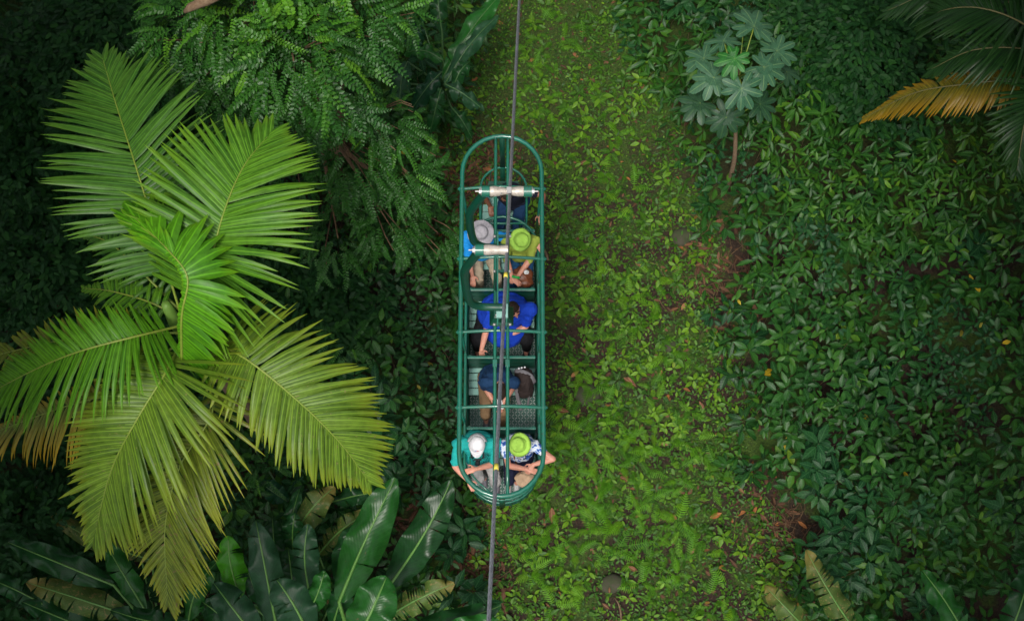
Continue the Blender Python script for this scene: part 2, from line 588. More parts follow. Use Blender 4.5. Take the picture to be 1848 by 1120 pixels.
# ------------------------------------------------------------------ leaf machinery
def leaf_template(stations, fold=0.18, droop=0.25, wav=0.0):
    """leaf along +X of length 1; stations: (t, halfwidth). Returns verts, tris, uv"""
    V = [(0, 0, 0)]; U = [(0.5, 0)]
    for t, hw in stations:
        z0 = -droop * t * t
        V += [(t, hw, z0 + hw * fold), (t, 0, z0), (t, -hw, z0 + hw * fold)]
        U += [(1, t), (0.5, t), (0, t)]
    V.append((1, 0, -droop)); U.append((0.5, 1))
    T = [(0, 2, 1), (0, 3, 2)]
    k = len(stations)
    for i in range(k - 1):
        a = 1 + 3 * i; b = a + 3
        T += [(a, a + 1, b + 1), (a, b + 1, b), (a + 1, a + 2, b + 2), (a + 1, b + 2, b + 1)]
    a = 1 + 3 * (k - 1); tip = a + 3
    T += [(a, a + 1, tip), (a + 1, a + 2, tip)]
    return np.array(V, float), np.array(T), np.array(U, float)


T_BROAD = leaf_template([(0.2, 0.16), (0.5, 0.23), (0.8, 0.12)], 0.25, 0.22)
T_LANCE = leaf_template([(0.3, 0.13), (0.68, 0.14)], 0.3, 0.3)
T_SMALL = leaf_template([(0.45, 0.28)], 0.2, 0.1)
T_OVAL = leaf_template([(0.22, 0.20), (0.70, 0.22)], 0.15, 0.12)


def scatter_leaves(tpl, pos, az, pitch, roll, size, rnd):
    """stack copies of a template: pos (n,3), az, pitch (up +), roll, size, rnd (n)"""
    V, T, U = tpl
    n = len(pos)
    ca, sa = np.cos(az), np.sin(az)
    cp, sp_ = np.cos(pitch), np.sin(pitch)
    cr, sr = np.cos(roll), np.sin(roll)
    x = V[None, :, 0] * size[:, None]
    y = V[None, :, 1] * size[:, None]
    z = V[None, :, 2] * size[:, None]
    y1 = y * cr[:, None] - z * sr[:, None]
    z1 = y * sr[:, None] + z * cr[:, None]
    x2 = x * cp[:, None] - z1 * sp_[:, None]
    z2 = x * sp_[:, None] + z1 * cp[:, None]
    X = x2 * ca[:, None] - y1 * sa[:, None] + pos[:, 0:1]
    Y = x2 * sa[:, None] + y1 * ca[:, None] + pos[:, 1:2]
    Z = z2 + pos[:, 2:3]
    VV = np.stack([X, Y, Z], -1).reshape(-1, 3)
    k = len(V)
    TT = (T[None] + (np.arange(n) * k)[:, None, None]).reshape(-1, 3)
    UU = np.tile(U, (n, 1))
    RR = np.repeat(rnd, k)
    return VV, TT, UU, RR


def joined(name, parts, mat, parent=None):
    Vs, Ts, Us, Rs, b = [], [], [], [], 0
    for V, T, U, r in parts:
        Vs.append(V); Ts.append(T + b); Us.append(U); Rs.append(r); b += len(V)
    me = np_mesh(name, np.concatenate(Vs), np.concatenate(Ts), np.concatenate(Us), np.concatenate(Rs))
    o = link_mesh(name, me, mat, parent)
    return o


def whorls(tpl, P, leaves, size, lift=0.2, spread=0.07, jit=1.0):
    """rosettes of leaves at stem tips P (n,3)"""
    n = len(P)
    out = []
    base = rng.uniform(0, 6.283, n)
    sz = size * rng.uniform(0.65, 1.25, n)
    tint = rng.uniform(0, 1, n)
    tilt_a = rng.uniform(0, 6.283, n); tilt = rng.uniform(0, 0.45, n)
    for k in range(leaves):
        keep = rng.uniform(0, 1, n) < 0.92
        az = base + k * 2.4 + rng.uniform(-0.3, 0.3, n)
        pit = lift - 0.10 * (k % 3) + jit * rng.uniform(-0.35, 0.25, n) + tilt * np.cos(az - tilt_a)
        rol = rng.uniform(-0.45, 0.45, n)
        s = sz * rng.uniform(0.75, 1.15, n)
        off = spread * rng.uniform(0.3, 1, n)
        pos = P + np.stack([np.cos(az) * off, np.sin(az) * off, -0.03 * k + rng.uniform(-.03, .03, n)], -1)
        rr = np.clip(tint * 0.7 + rng.uniform(0, 0.3, n), 0, 1)
        rr = np.where(rng.uniform(0, 1, n) < 0.0018, 1.0, rr * 0.97)
        out.append(scatter_leaves(tpl, pos[keep], az[keep], pit[keep], rol[keep], s[keep], rr[keep]))
    return out


def jitter_grid(x0, x1, y0, y1, step):
    xs = np.arange(x0, x1, step); ys = np.arange(y0, y1, step)
    X, Y = np.meshgrid(xs, ys)
    X = X.ravel() + rng.uniform(-0.5, 0.5, X.size) * step
    Y = Y.ravel() + rng.uniform(-0.5, 0.5, Y.size) * step
    return X, Y


def undergrowth():
    X, Y = jitter_grid(-11.5, 11.5, -1.5, 15.5, 0.205)
    d = edge_dist(X, Y)
    ok = d > rng.uniform(-0.1, 0.35, len(X))
    # bare pockets in the cover
    for px, py, r in ((1290, 500, 0.5), (1275, 455, 0.35), (1400, 955, 0.45), (850, 330, 0.5), (842, 400, 0.3), (770, 960, 0.4), (860, 1030, .35)):
        q = at(px, py, 0)
        ok &= ((X - q.x) ** 2 + (Y - q.y) ** 2) > (r * rng.uniform(0.7, 1.1, len(X))) ** 2
    X, Y, d = X[ok], Y[ok], d[ok]
    Z = canopy_z(X, Y)
    sel = fract_noise(X * 0.8, Y * 0.8, 9) + (Y - 7.0) * 0.22 + np.where(X < 0, -0.7, 0) + rng.uniform(-0.35, 0.35, len(X))
    deep = rng.uniform(0, 1, len(X)) < 0.25
    Z = np.where(deep, Z - rng.uniform(0.1, 0.4, len(X)), Z)
    P = np.stack([X, Y, Z + rng.uniform(-0.10, 0.16, len(X))], -1)
    lance = (sel > 0) & (fract_noise(X * 1.9, Y * 1.9 + 5, 23) > -.25)
    leftdark = (~lance) & (X < -4.6 - rng.uniform(-.4, .4, len(X)))  # left side gets the leaf colour with shade painted in
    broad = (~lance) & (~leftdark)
    kind = fract_noise(X * 1.6 + 9, Y * 1.6, 21) + rng.uniform(-.25, .25, len(X))
    small = broad & (kind > .42)
    large = broad & (kind < -.45)
    broad = broad & ~small & ~large
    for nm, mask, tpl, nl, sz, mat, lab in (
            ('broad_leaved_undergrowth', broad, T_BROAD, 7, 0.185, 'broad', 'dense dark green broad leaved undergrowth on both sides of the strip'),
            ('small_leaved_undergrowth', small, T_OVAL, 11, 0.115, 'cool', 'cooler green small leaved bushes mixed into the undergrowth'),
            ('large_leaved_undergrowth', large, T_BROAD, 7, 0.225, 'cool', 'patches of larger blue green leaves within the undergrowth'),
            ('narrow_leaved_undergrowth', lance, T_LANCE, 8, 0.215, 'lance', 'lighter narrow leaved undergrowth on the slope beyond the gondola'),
            ('shade_tinted_undergrowth', leftdark, T_BROAD, 7, 0.17, 'shade', 'very dark undergrowth behind the big palm, shade put into its leaf colour')):
        p = whorls(tpl, P[mask], nl, sz, lift=-.15 if tpl is T_LANCE else .2, spread=.025 if tpl is T_LANCE else .07, jit=.6 if tpl is T_LANCE else 1)
        q = P[mask].copy()
        q[:, 2] -= 0.22
        q[:, :2] += rng.uniform(-0.12, 0.12, (len(q), 2))
        lo = rng.uniform(0, 1, len(q)) < 0.85
        p += whorls(tpl, q[lo], max(4, nl - 3), sz, lift=0.0)
        o = joined(nm, p, M[mat])
        tag(o, lab, 'undergrowth', kind='stuff')
    # stems that carry the rosettes
    idx = np.where(d < 2.2)[0]
    idx = idx[rng.uniform(0, 1, len(idx)) < 0.35]
    mb = MB()
    for i in idx:
        p = Vector(P[i]); g = float(ground_z(X[i:i + 1], Y[i:i + 1])[0])
        b = Vector((p.x + random.uniform(-.15, .15), p.y + random.uniform(-.15, .15), g))
        mb.tube([b, (b + p) / 2 + Vector((random.uniform(-.05, .05), random.uniform(-.05, .05), 0)), p], [0.007, 0.006, 0.004], 3, cap=False)
    o = mb.build('undergrowth_stems', M['twig'])
    tag(o, 'thin brown stems under the leaves along the strip', 'stems', kind='stuff')


undergrowth()


def ground_cover():
    parts = []
    # tiny creeping leaves
    X, Y = jitter_grid(-3.0, 6.0, 0.0, 13.5, 0.052)
    d = edge_dist(X, Y)
    dens = 0.80 + 0.4 * fract_noise(X * 2.3, Y * 2.3, 11)
    ok = (d < 0.5) & (rng.uniform(0, 1, len(X)) < dens)
    X, Y = X[ok], Y[ok]
    n = len(X)
    P = np.stack([X, Y, ground_z(X, Y) + rng.uniform(0.01, 0.06, n)], -1)
    parts.append(scatter_leaves(T_SMALL, P, rng.uniform(0, 6.28, n), rng.uniform(-0.1, 0.5, n), rng.uniform(-.4, .4, n), rng.uniform(0.035, 0.075, n), rng.uniform(0, 0.9, n)))
    # seedlings and broad little herbs, clumped
    X, Y = jitter_grid(-3.0, 6.0, 0.0, 13.5, 0.15)
    d = edge_dist(X, Y)
    dens = 0.55 + 0.5 * fract_noise(X * 1.7, Y * 1.7, 12) + np.clip(d + 0.7, 0, 0.6) - np.clip((Y - 9) * .15, 0, .5)
    ok = (d < 0.45) & (rng.uniform(0, 1, len(X)) < dens)
    X, Y = X[ok], Y[ok]
    P = np.stack([X, Y, ground_z(X, Y) + rng.uniform(0.05, 0.16, len(X))], -1)
    parts += whorls(T_OVAL, P, 6, 0.085, lift=0.25, spread=0.02)
    X, Y = jitter_grid(-3.0, 6.0, 0.0, 12, 0.33)
    d = edge_dist(X, Y)
    ok = (d < 0.3) & (rng.uniform(0, 1, len(X)) < 0.4 + 0.5 * fract_noise(X * 1.3, Y * 1.3, 14))
    X, Y = X[ok], Y[ok]
    P = np.stack([X, Y, ground_z(X, Y) + rng.uniform(0.08, 0.2, len(X))], -1)
    parts += whorls(T_BROAD, P, 7, 0.15, lift=0.2, spread=0.03)
    X, Y = jitter_grid(-3.0, 6.0, 0.0, 10.5, 0.23)
    d = edge_dist(X, Y)
    ok = (d < 0.25) & (rng.uniform(0, 1, len(X)) < 0.36 + 0.5 * fract_noise(X * 1.5, Y * 1.5, 31))
    X, Y = X[ok], Y[ok]
    P = np.stack([X, Y, ground_z(X, Y) + rng.uniform(0.08, 0.2, len(X))], -1)
    bright = whorls(T_BROAD, P, 5, 0.125, lift=0.25, spread=0.02)
    parts += [(V, T, U, .80 + .17 * rv) for V, T, U, rv in bright]
    o = joined('ground_cover', parts, M['cover'])
    tag(o, 'low creeping herbs and seedlings covering the cleared strip', 'ground cover', kind='stuff')
    # leaf litter
    X, Y = jitter_grid(-3.4, 6.2, 0.0, 12.5, 0.16)
    d = edge_dist(X, Y)
    ok = (d < 0.9) & (rng.uniform(0, 1, len(X)) < 0.7)
    X, Y = X[ok], Y[ok]; n = len(X)
    P = np.stack([X, Y, ground_z(X, Y) + rng.uniform(0.01, 0.03, n)], -1)
    lit = leaf_mat('litter_leaf', [(0.0, (0.030, 0.015, 0.009)), (0.6, (0.080, 0.036, 0.018)), (0.92, (0.17, 0.08, 0.045)), (1.0, (0.34, 0.12, 0.03))], rib=(0.16, 0.09, 0.05), vein=5, rough=0.8, trans=0.05)
    parts = [scatter_leaves(T_OVAL, P, rng.uniform(0, 6.28, n), rng.uniform(-.2, .2, n), rng.uniform(-.5, .5, n), rng.uniform(0.05, 0.13, n), rng.uniform(0, 1, n))]
    # heap of litter on the bank by the far end of the gondola
    for px, py, r, k in ((850, 330, 0.55, 420), (842, 410, 0.35, 160), (1290, 505, 0.5, 110), (1400, 955, 0.45, 90), (860, 1030, 0.45, 160), (770, 950, 0.5, 200)):
        q = at(px, py, 0)
        xx = q.x + rng.normal(0, r * 0.6, k); yy = q.y + rng.normal(0, r * 0.8, k)
        P = np.stack([xx, yy, ground_z(xx, yy) + rng.uniform(0.01, 0.06, k)], -1)
        parts.append(scatter_leaves(T_LANCE, P, rng.uniform(0, 6.28, k), rng.uniform(-.2, .3, k), rng.uniform(-.5, .5, k), rng.uniform(0.1, 0.26, k), rng.uniform(0, 1, k)))
    o = joined('leaf_litter', parts, lit)
    tag(o, 'brown rotting leaf litter scattered over the soil', 'leaf litter', kind='stuff')


ground_cover()


# ------------------------------------------------------------------ ferns
def fern_frond_mesh(seed):
    r = random.Random(seed)
    V, T, U = [], [], []
    n = 11
    L = 1.0

    def mid(t):
        return Vector((t, 0.05 * math.sin(t * 2.5 + seed), 0.30 * math.sin(t * 2.2) - 0.12 * t * t))
    for s in (-1, 1):
        for i in range(n):
            t = 0.12 + 0.86 * i / n
            ln = 0.25 * math.sin(math.pi * min(1, (t * 0.85 + 0.18))) ** 0.8 * r.uniform(0.88, 1.08)
            a = mid(t); d = Vector((0.38, s, -0.18)).normalized()
            w2 = 0.019
            p0 = a - Vector((w2, 0, 0)); p1 = a + Vector((w2, 0, 0))
            m0 = a + d * ln * 0.55 - Vector((w2 * .9, 0, 0)); m1 = a + d * ln * 0.55 + Vector((w2 * .9, 0, 0))
            tp = a + d * ln + Vector((0.02, 0, -0.02))
            b = len(V)
            V += [p0, p1, m0, m1, tp]
            U += [(0.5, 0), (0.6, 0), (0.7, .5), (0.8, .5), (0.9, 1)]
            T += [(b, b + 1, b + 3), (b, b + 3, b + 2), (b + 2, b + 3, b + 4)]
    for i in range(6):
        pass
    b = len(V)
    st = [0, .3, .6, 1.0]
    for t in st:
        p = mid(t); V += [p + Vector((0, .009, .006)), p + Vector((0, -.009, .006))]; U += [(.5, t), (.5, t)]
    for i in range(3):
        a = b + 2 * i
        T += [(a, a + 1, a + 3), (a, a + 3, a + 2)]
    me = np_mesh('frond', np.array([tuple(v) for v in V]), np.array(T), np.array(U), smooth=False)
    me.materials.append(M['fern'])
    return me


def ferns():
    fm = [fern_frond_mesh(s) for s in range(5)]
    cl = [(1150, 780, 130, 70, 30), (1180, 900, 110, 90, 34), (1080, 590, 60, 60, 20), (1060, 440, 60, 50, 16), (1130, 520, 60, 50, 12), (1100, 340, 40, 40, 9),
          (1090, 210, 45, 35, 12), (1010, 240, 50, 70, 14), (1010, 60, 70, 50, 16), (960, 160, 50, 60, 10), (960, 900, 50, 60, 14), (1000, 780, 30, 50, 8),
          (1070, 690, 50, 40, 10), (1010, 1000, 70, 60, 16), (1150, 1030, 100, 60, 16), (1290, 1090, 70, 30, 8), (1110, 960, 80, 70, 18), (1170, 620, 60, 70, 10), (1230, 840, 50, 80, 8), (1060, 850, 60, 60, 16), (1030, 520, 40, 70, 10), (1140, 700, 60, 50, 8)]
    pts = []
    for cx, cy, sx, sy, k in cl:
        got, tries = 0, 0
        while got < k and tries < 400:
            tries += 1
            px, py = random.gauss(cx, sx * .7), random.gauss(cy, sy * .7)
            p = at(px, py, 0)
            if float(edge_dist(np.array([p.x]), np.array([p.y]))[0]) > -0.12: continue
            if any((p.x - q[0]) ** 2 + (p.y - q[1]) ** 2 < 0.025 for q in pts): continue
            pts.append((p.x, p.y)); got += 1
    pts = pts[:298]
    for i, (x, y) in enumerate(pts):
        z = float(ground_z(np.array([x]), np.array([y]))[0])
        far = y > 8.5
        k = random.choice((1, 1, 2, 2, 3, 3))
        if far: reg = 'at the mossy far end of the strip'
        elif x < .55 and y > 3.2: reg = 'close along the right rail of the gondola'
        elif y > 6.6: reg = 'on the strip below the umbrella leaved tree'
        elif y > 5.0: reg = 'level with the large man in blue'
        elif y > 3.6: reg = 'level with the backpack' if x < 1.9 else 'at the right edge, level with the backpack'
        elif y > 2.4: reg = 'in the patch right of the gondola front' if x < 2.2 else 'at the right edge near the bare brown pocket'
        elif x < .9: reg = 'near the bottom of the strip beside the haul cable'
        elif x < 2.3: reg = 'beside the flat mossy stone near the bottom'
        else: reg = 'at the bottom right corner of the strip'
        tuft = {1: 'single bright green fern frond', 2: 'small two fronded fern', 3: 'small spreading fern tuft'}[k]
        t = thing('fern', (x, y, z), tuft + ' ' + reg, 'fern', tuft + 's ' + reg, rz=random.uniform(0, 6.28))
        s = random.uniform(0.8, 1.3) * (0.8 if far else 1.0)
        a0 = 0
        for j in range(k):
            me = random.choice(fm)
            o = bpy.data.objects.new('frond', me)
            COL.objects.link(o)
            o.parent = t
            L = random.uniform(0.20, 0.36) * s
            o.scale = (L, L, L)
            a0 += 6.283 / k * random.uniform(.6, 1.2) if k > 2 else random.uniform(.6, 2.5)
            o.rotation_euler = (random.uniform(-.2, .2), random.uniform(-0.5, 0.05), a0)


ferns()


# ------------------------------------------------------------------ fallen leaves, stones, sticks
def litter_things():
    V, T, U = leaf_template([(0.15, 0.13), (0.35, 0.21), (0.6, 0.2), (0.85, 0.09)], 0.35, -0.15)
    me = np_mesh('fallen_leaf', V, T, U)
    me.materials.append(M['dead_leaf'])
    spots = [(1125, 682), (1030, 682), (1175, 718), (1117, 860, ), (1280, 935), (1150, 1030), (1087, 1088), (1160, 765), (1233, 700), (1190, 680), (996, 915), (1075, 875), (1250, 440), (1238, 545),
             (1130, 320), (1210, 560), (1005, 740), (1020, 500), (1190, 800), (1245, 1000), (1310, 1030), (985, 1088), (1100, 1070), (1245, 620), (1180, 540), (1140, 690), (1060, 640), (1270, 740),
             (1300, 485), (1268, 475), (1045, 300), (1100, 410), (1130, 870), (1090, 560), (1010, 420), (1160, 480), (1350, 1010), (1330, 880)]
    big = {(1125, 682), (996, 915), (1005, 740), (1280, 935)}
    for s in spots:
        p = at(s[0], s[1], 0.05)
        o = bpy.data.objects.new('fallen_leaf', me)
        COL.objects.link(o)
        o.location = (p.x, p.y, float(ground_z(np.array([p.x]), np.array([p.y]))[0]) + 0.09)
        L = random.uniform(0.20, 0.26) if s in big else random.uniform(0.09, 0.16)
        o.scale = (L, L, L)
        o.rotation_euler = (random.uniform(-.4, .4), random.uniform(-.3, .3), random.uniform(0, 6.28))
        lab = {(1125, 682): 'large red brown fallen leaf on the strip, level with the backpack', (996, 915): 'long orange brown fallen leaf beside the near end of the gondola',
               (1005, 740): 'orange fallen leaf close to the right rail of the gondola', (1280, 935): 'pale brown fallen leaf near the right edge of the strip'}.get(s)
        if lab: tag(o, lab, 'fallen leaf', 'single fallen leaves')
        else:
            where = 'on the upper strip beyond the gondola middle' if s[1] < 600 else ('right of the gondola' if s[1] < 840 else 'low on the strip near the bottom')
            tag(o, 'small brown fallen leaf among herbs ' + where, 'fallen leaf', 'small fallen leaves ' + where)
    for px, py, r, lab in ((1214, 624, 0.13, 'round mossy stone among herbs at the right of the strip'), (1105, 1052, 0.19, 'flat mossy stone low on the strip near the bottom'),
                           (1060, 710, 0.2, 'low dark stone half buried beside the gondola'), (1232, 425, 0.2, 'dark brown rock at the edge of the undergrowth')):
        p = at(px, py, 0.05)
        mb = MB()
        mb.ell((0, 0, 0), (r, r * .8, r * .5), n=16, m=10)
        mb.v = [v * (1 + 0.25 * noise.noise(v * 6 + Vector((px, 0, 0)))) for v in mb.v]
        o = mb.build('stone', M['stone'])
        o.location = (p.x, p.y, float(ground_z(np.array([p.x]), np.array([p.y]))[0]) + r * 0.12)
        tag(o, lab, 'stone')
    for px, py, a, L, lab in ((1085, 872, 1.2, 0.55, 'short rotten stick on the strip below the gondola'), (1120, 1100, 1.5, 0.4, 'upright thin stick at the bottom of the strip'), (975, 440, 2.0, 0.6, 'dead stick beside the green hatted passengers')):
        p = at(px, py, 0.05)
        mb = MB()
        q = [Vector((math.cos(a + .1 * i) * L * (i / 5 - .5), math.sin(a + .1 * i) * L * (i / 5 - .5), 0.02 * math.sin(i * 2))) for i in range(6)]
        mb.tube(q, [0.018, .02, .017, .015, .012, .006], 6)
        o = mb.build('stick', M['bark'])
        o.location = (p.x, p.y, float(ground_z(np.array([p.x]), np.array([p.y]))[0]) + 0.06)
        tag(o, lab, 'stick')
    mb = MB()
    for px, py, r, k in ((850, 330, 0.5, 40), (1290, 505, 0.5, 60), (1400, 955, 0.45, 40), (860, 1030, 0.4, 24), (700, 350, .5, 30)):
        q = at(px, py, 0)
        for _ in range(k):
            a = random.uniform(0, 6.28); L = random.uniform(.2, .6)
            x, y = q.x + random.gauss(0, r * .6), q.y + random.gauss(0, r * .7)
            z = float(ground_z(np.array([x]), np.array([y]))[0])
            mb.tube([(x, y, z + .02), (x + math.cos(a) * L / 2, y + math.sin(a) * L / 2, z + random.uniform(.04, .14)), (x + math.cos(a + .3) * L, y + math.sin(a + .3) * L, z + .03)], [.006, .005, .003], 4, cap=False)
    tag(mb.build('dead_twigs', M['twig']), 'tangle of dead twigs in the bare pockets of the undergrowth', 'twigs', kind='stuff')


litter_things()


# ------------------------------------------------------------------ palm fronds
def palm_mats():
    def pm(nm, a, b, tip, t0, spots=None, rough=0.4):
        return leaf_mat(nm, [(0.0, a), (1.0, b)], rib=tuple(min(1, x * 1.7) for x in b), vein=1, veinamt=0, ribw=0.07, rough=rough, trans=0.28, tipc=tip, tip0=t0, per_obj=False, spots=spots)
    M['pf_green'] = pm('palm_green', (0.050, 0.155, 0.010), (0.090, 0.220, 0.014), (0.14, 0.27, 0.015), 0.55)
    M['pf_deep'] = pm('palm_deep_green', (0.036, 0.115, 0.014), (0.062, 0.160, 0.018), (0.09, 0.20, 0.018), 0.6)
    M['pf_bright'] = pm('palm_young_green', (0.050, 0.185, 0.006), (0.080, 0.25, 0.008), (0.16, 0.33, 0.010), 0.6)
    M['pf_lime'] = pm('palm_fresh_green', (0.052, 0.170, 0.008), (0.085, 0.235, 0.010), (0.12, 0.28, 0.012), 0.6)
    M['pf_olive'] = pm('palm_olive', (0.080, 0.155, 0.014), (0.125, 0.215, 0.018), (0.24, 0.29, 0.02), 0.5, spots=((0.2, 0.2, 0.06), 0.66))
    M['pf_brown'] = pm('palm_old_olive', (0.092, 0.135, 0.014), (0.140, 0.185, 0.018), (0.30, 0.32, 0.02), 0.45, spots=((0.18, 0.13, 0.05), 0.62))
    M['pf_yellow'] = pm('palm_yellowing', (0.11, 0.14, 0.03), (0.16, 0.19, 0.04), (0.56, 0.34, 0.012), 0.12)
    M['pf_orange'] = pm('palm_orange_dying', (0.065, 0.070, 0.008), (0.13, 0.105, 0.008), (0.34, 0.175, 0.008), 0.2)
    M['pf_dark'] = pm('palm_shade_tinted', (0.007, 0.030, 0.007), (0.013, 0.046, 0.009), (0.02, 0.06, 0.011), 0.5)  # shade over the corner palm is painted into this dark leaf colour
    M['rachis'] = paint('palm_rachis', (0.15, 0.24, 0.02), rough=0.45, wear=0.5, wearcol=(0.36, 0.33, 0.08))
    M['rachis_dark'] = paint('palm_rachis_dark', (0.10, 0.09, 0.03), rough=0.6)


palm_mats()


def leaflet(p, d, nrm, L, wd, droop, rndv, seg=5, twist=0.0):
    """strap shaped folded leaflet; returns arrays"""
    side = d.cross(nrm).normalized()
    V, U = [], []
    pos = p.copy()
    dd = d.copy()
    st = [0, 0.12, 0.35, 0.6, 0.82, 1.0]
    ws = [0.55, 1.0, 1.05, 0.85, 0.5, 0.03]
    for i, t in enumerate(st):
        if i:
            step = (t - st[i - 1]) * L
            dd = (dd + Vector((0, 0, -droop * (t - st[i - 1]) * 2 * t))).normalized()
            pos = pos + dd * step
        w = wd * ws[i] * 0.5
        up = side.cross(dd).normalized()
        if up.z < 0: up = -up
        s2 = side * math.cos(twist * t) + up * math.sin(twist * t)
        V += [pos + s2 * w - up * w * 0.42, pos, pos - s2 * w - up * w * 0.42]
        U += [(1, t), (0.5, t), (0, t)]
    T = []
    for i in range(len(st) - 1):
        a = 3 * i; b = a + 3
        T += [(a, a + 1, b + 1), (a, b + 1, b), (a + 1, a + 2, b + 2), (a + 1, b + 2, b + 1)]
    return np.array([tuple(v) for v in V]), np.array(T), np.array(U), np.full(len(V), rndv)


def frond(root, pts, Lr, Ll, mat, n=46, wd=0.055, tilt=0.0, droop=0.5, ang0=75, ang1=22, rr=0.016, start=0.12, prof=None, raise_=0.25, rmat='rachis', tipdroop=0):
    """pts: px,py,z of the rachis. Lr/Ll: leaflet length in metres on the right/left of the rachis (base to tip). returns rachis obj and leaflet jobs"""
    P = smooth_path([at(*p) for p in pts], 10)
    m = len(P)
    cum = [0]
    for i in range(1, m): cum.append(cum[-1] + (P[i] - P[i - 1]).length)
    tot = cum[-1]

    def ev(t):
        s = t * tot
        i = max(0, min(m - 2, next((k for k in range(m - 1) if cum[k + 1] >= s), m - 2)))
        f = (s - cum[i]) / max(1e-6, cum[i + 1] - cum[i])
        return P[i].lerp(P[i + 1], f), (P[i + 1] - P[i]).normalized()
    mb = MB()
    mb.tube(P, [rr * (1 - 0.8 * i / (m - 1)) for i in range(m)], 7)
    ro = mb.build('frond', M[rmat], root)
    jobs = []
    for sgn, LL in ((1, Lr), (-1, Ll)):
        for i in range(n):
            t = start + (1 - start) * (i + random.uniform(-.25, .25) + .5) / n
            t = min(t, 0.995)
            if random.random() < .035: continue
            p, d = ev(t)
            hz = Vector((0, 0, 1))
            side = d.cross(hz).normalized() * sgn
            nrm = side.cross(d) * sgn
            if nrm.z < 0: nrm = -nrm
            u = (t - start) / (1 - start)
            an = R(ang0 + (ang1 - ang0) * u ** 1.3 + random.gauss(0, 2.2))
            dirv = side * math.sin(an) + d * math.cos(an) + nrm * (raise_ + random.gauss(0, .07))
            dirv = (dirv + Vector((0, 0, tilt * sgn))).normalized()
            pr = prof(u) if prof else (0.62 + 0.38 * math.sin(math.pi * min(1, u * 1.1 + .08))) * (1 - 0.55 * max(0, (u - .7) / .3))
            L = LL * pr * random.uniform(0.90, 1.05) * (random.uniform(.5, .8) if random.random() < .03 else 1)
            V, T, U, rv = leaflet(p, dirv, nrm, L, wd * random.uniform(.85, 1.1), droop * random.uniform(.6, 1.5) * (2.2 if random.random() < .05 else 1), random.random(), twist=random.uniform(-.5, .5))
            jobs.append((L, V, T, U, rv, mat, ro))
    return ro, jobs


def finish_palm(root, jobs, limit=298):
    jobs.sort(key=lambda j: -j[0])
    o0 = np.array(ORG[root.name])
    for L, V, T, U, rv, mat, ro in jobs[:limit]:
        me = np_mesh('leaflet', V - o0, T, U, rv)
        link_mesh('leaflet', me, M[mat], ro)
    rest = jobs[limit:]
    if rest:
        mats = sorted({j[5] for j in rest})
        Vs, Ts, Us, Rs, MI, b = [], [], [], [], [], 0
        for L, V, T, U, rv, mat, ro in rest:
            Vs.append(V - o0); Ts.append(T + b); Us.append(U); Rs.append(rv); b += len(V)
            MI += [mats.index(mat)] * len(T)
        me = np_mesh('leaflets', np.concatenate(Vs), np.concatenate(Ts), np.concatenate(Us), np.concatenate(Rs))
        for x in mats: me.materials.append(M[x])
        me.polygons.foreach_set('material_index', np.array(MI, dtype=np.int32))
        o = link_mesh('leaflets', me, None, root)
        tag(o, kind='stuff')


def palm_trunk(root, base, top, r0, r1, mat):
    mb = MB()
    pts = smooth_path([base, base.lerp(top, .4) + Vector((.15, -.1, 0)), top], 14)
    m = len(pts)
    mb.tube(pts, [(r0 + (r1 - r0) * i / (m - 1)) * (1 + 0.06 * (i % 2)) for i in range(m)], 12)
    mb.build('trunk', mat, root)


